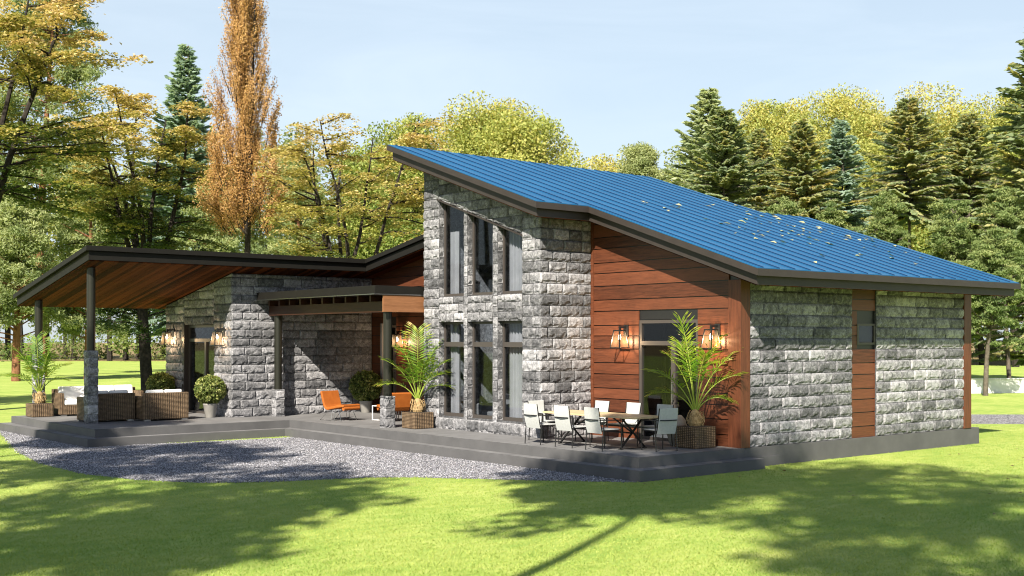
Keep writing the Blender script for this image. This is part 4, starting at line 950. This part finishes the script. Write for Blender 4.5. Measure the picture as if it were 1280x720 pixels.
# far wood: one mass of many crowns
t = Tree(99); q = t.q
for i in range(120):
    u = -260+1800*(i+q.random())/120; dp = q.uniform(150, 190); zt = ht(q.uniform(180, 235) if 480 < u < 880 else q.uniform(130, 215), dp)
    p = at(u, dp)-at(640, 150); z0 = q.uniform(1, 6); rad = q.uniform(4, 6.5); tn = q.uniform(.2, .65)
    t.limb((p.x, p.y, 0), (0, 0, 1), zt*.7, .35, .1, n=4, wob=.02, sides=6)
    for k in range(26):
        D = q.normal(size=3); D /= np.linalg.norm(D); kk = q.uniform(.4, 1); cz = (zt+z0)/2
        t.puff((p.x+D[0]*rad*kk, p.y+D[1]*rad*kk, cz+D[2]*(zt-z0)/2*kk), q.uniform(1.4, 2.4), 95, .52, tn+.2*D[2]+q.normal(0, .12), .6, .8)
for i in range(150):                         # undergrowth at the wood's edge
    u = -260+1800*(i+q.random())/150; dp = q.uniform(146, 165); p = at(u, dp)-at(640, 150)
    t.puff((p.x, p.y, q.uniform(.5, 2.5)), q.uniform(1.5, 3), 120, .45, q.uniform(.05, .4), .6, .7)
wt = t.build('woods', at(640, 150), M['shrub'], M['bark'], 'dense mixed wood closing the view beyond the lawn', 'woods'); wt['kind'] = 'stuff'

# trees of the same garden behind the camera, whose crowns throw the dappled shade on the lawn
SUN = Vector((.84, .55)); TAN = .78
def shade(seed, gx, gy, hc, rad, lb, dens=1.0, zs=1.0):
    L = hc/TAN; b = Vector((gx, gy))-SUN*L
    tr = broad(seed, hc+rad*1.05*zs, hc-rad*1.05*zs, rad, int(44*dens), .42, 60, .5, .17); tr.build('broadleaf_tree', (b.x, b.y, 0), M['lime'], M['bark'], lb, 'tree', 'tall trees behind the camera')
shade(201, -11.0, 2.8, 14, 3.3, 'tall tree behind the camera shading the left lawn')
shade(202, -1.6, -3.4, 18.5, 3.4, 'tall tree behind the camera shading the lawn by the side wall')
shade(203, -4.0, -.75, 13.9, 2.7, 'tall tree left of the camera whose trunk shadow streaks the lawn', 1.3, 1.35)
shade(204, -4.2, -7.6, 19, 3.0, 'tall tree behind the camera shading the near right lawn', .8)
shade(205, -9.2, 9.9, 15, 3.0, 'tall tree far left of the camera shading the gravel bed')
shade(206, -7.9, 15.9, 15, 2.0, 'slender tree far left of the camera shading the porch steps')
shade(207, -2.5, 40, 15, 3.6, 'tall tree out of view shading the lawn left of the porch')
shade(208, -14.0, -1.0, 14, 2.2, 'tall tree behind the camera shading the near left lawn')

# ---------------------------------------------------------------- light, sky, camera
EL = math.atan(TAN)
sd = Vector((.84*math.cos(EL), .55*math.cos(EL), -math.sin(EL))).normalized()
sl = bpy.data.lights.new('sun', 'SUN'); sl.energy = 5.0; sl.angle = R(.7); sl.color = (1.0, .90, .74)
so = bpy.data.objects.new('sun', sl); COL.objects.link(so); so.rotation_euler = sd.to_track_quat('-Z', 'Y').to_euler(); so.location = (-40, -30, 40)
W = bpy.data.worlds.new('World'); SC.world = W; W.use_nodes = True; nt = W.node_tree
sky = nt.nodes.new('ShaderNodeTexSky'); sky.sky_type = 'NISHITA'; sky.sun_disc = False
sky.sun_elevation = EL; sky.sun_rotation = math.atan2(-.84, -.55); sky.air_density = 1.25; sky.dust_density = 1.0; sky.ozone_density = 1.4; sky.altitude = 100
tc = nt.nodes.new('ShaderNodeTexCoord'); mp = nt.nodes.new('ShaderNodeMapping'); mp.inputs['Scale'].default_value = (1.2, 1.2, 7.0); nt.links.new(tc.outputs['Generated'], mp.inputs[0])
nz = nt.nodes.new('ShaderNodeTexNoise'); nz.inputs['Scale'].default_value = 2.4; nz.inputs['Detail'].default_value = 7; nz.inputs['Roughness'].default_value = .6; nz.inputs['Distortion'].default_value = .7; nt.links.new(mp.outputs[0], nz.inputs['Vector'])
rm = nt.nodes.new('ShaderNodeMapRange'); rm.inputs[1].default_value = .38; rm.inputs[2].default_value = .75; rm.inputs[3].default_value = .58; rm.inputs[4].default_value = .78; nt.links.new(nz.outputs['Fac'], rm.inputs[0])
mxs = nt.nodes.new('ShaderNodeMix'); mxs.data_type = 'RGBA'; sz_ = nt.nodes.new('ShaderNodeSeparateXYZ'); nt.links.new(tc.outputs['Generated'], sz_.inputs[0])
el = nt.nodes.new('ShaderNodeMapRange'); el.interpolation_type = 'SMOOTHSTEP'; el.inputs[1].default_value = .22; el.inputs[2].default_value = .62; el.inputs[3].default_value = 1.0; el.inputs[4].default_value = .0; nt.links.new(sz_.outputs[2], el.inputs[0])
ml = nt.nodes.new('ShaderNodeMath'); ml.operation = 'MULTIPLY'; nt.links.new(rm.outputs[0], ml.inputs[0]); nt.links.new(el.outputs[0], ml.inputs[1])
nt.links.new(ml.outputs[0], mxs.inputs[0]); nt.links.new(sky.outputs[0], mxs.inputs[6]); mxs.inputs[7].default_value = (7.0, 8.15, 9.3, 1)   # pale veil added low in the sky, keeps overhead fill down
nt.links.new(mxs.outputs[2], nt.nodes['Background'].inputs[0]); nt.nodes['Background'].inputs[1].default_value = .053
cd = bpy.data.cameras.new('camera'); cd.sensor_width = 36; cd.lens = 36*F/1280; cd.shift_y = (424-360)/1280; cd.clip_start = .1; cd.clip_end = 3000
cd.dof.use_dof = True; cd.dof.focus_distance = 29; cd.dof.aperture_fstop = 2.8
co_ = bpy.data.objects.new('camera', cd); COL.objects.link(co_); co_.location = CAM; co_.rotation_euler = (R(90), 0, -math.atan2(DV.x, DV.y)); SC.camera = co_
vs_ = SC.view_settings; vs_.view_transform = 'Standard'; vs_.look = 'None'; vs_.gamma = 1; vs_.exposure = 1.2
SC.display_settings.display_device = 'sRGB'
SC.cycles.max_bounces = 8; SC.cycles.diffuse_bounces = 2; SC.cycles.transparent_max_bounces = 12; SC.cycles.caustics_reflective = False; SC.cycles.caustics_refractive = False
SC.cycles.use_denoising = True; SC.cycles.filter_width = 1.05; SC.cycles.sample_clamp_indirect = 6
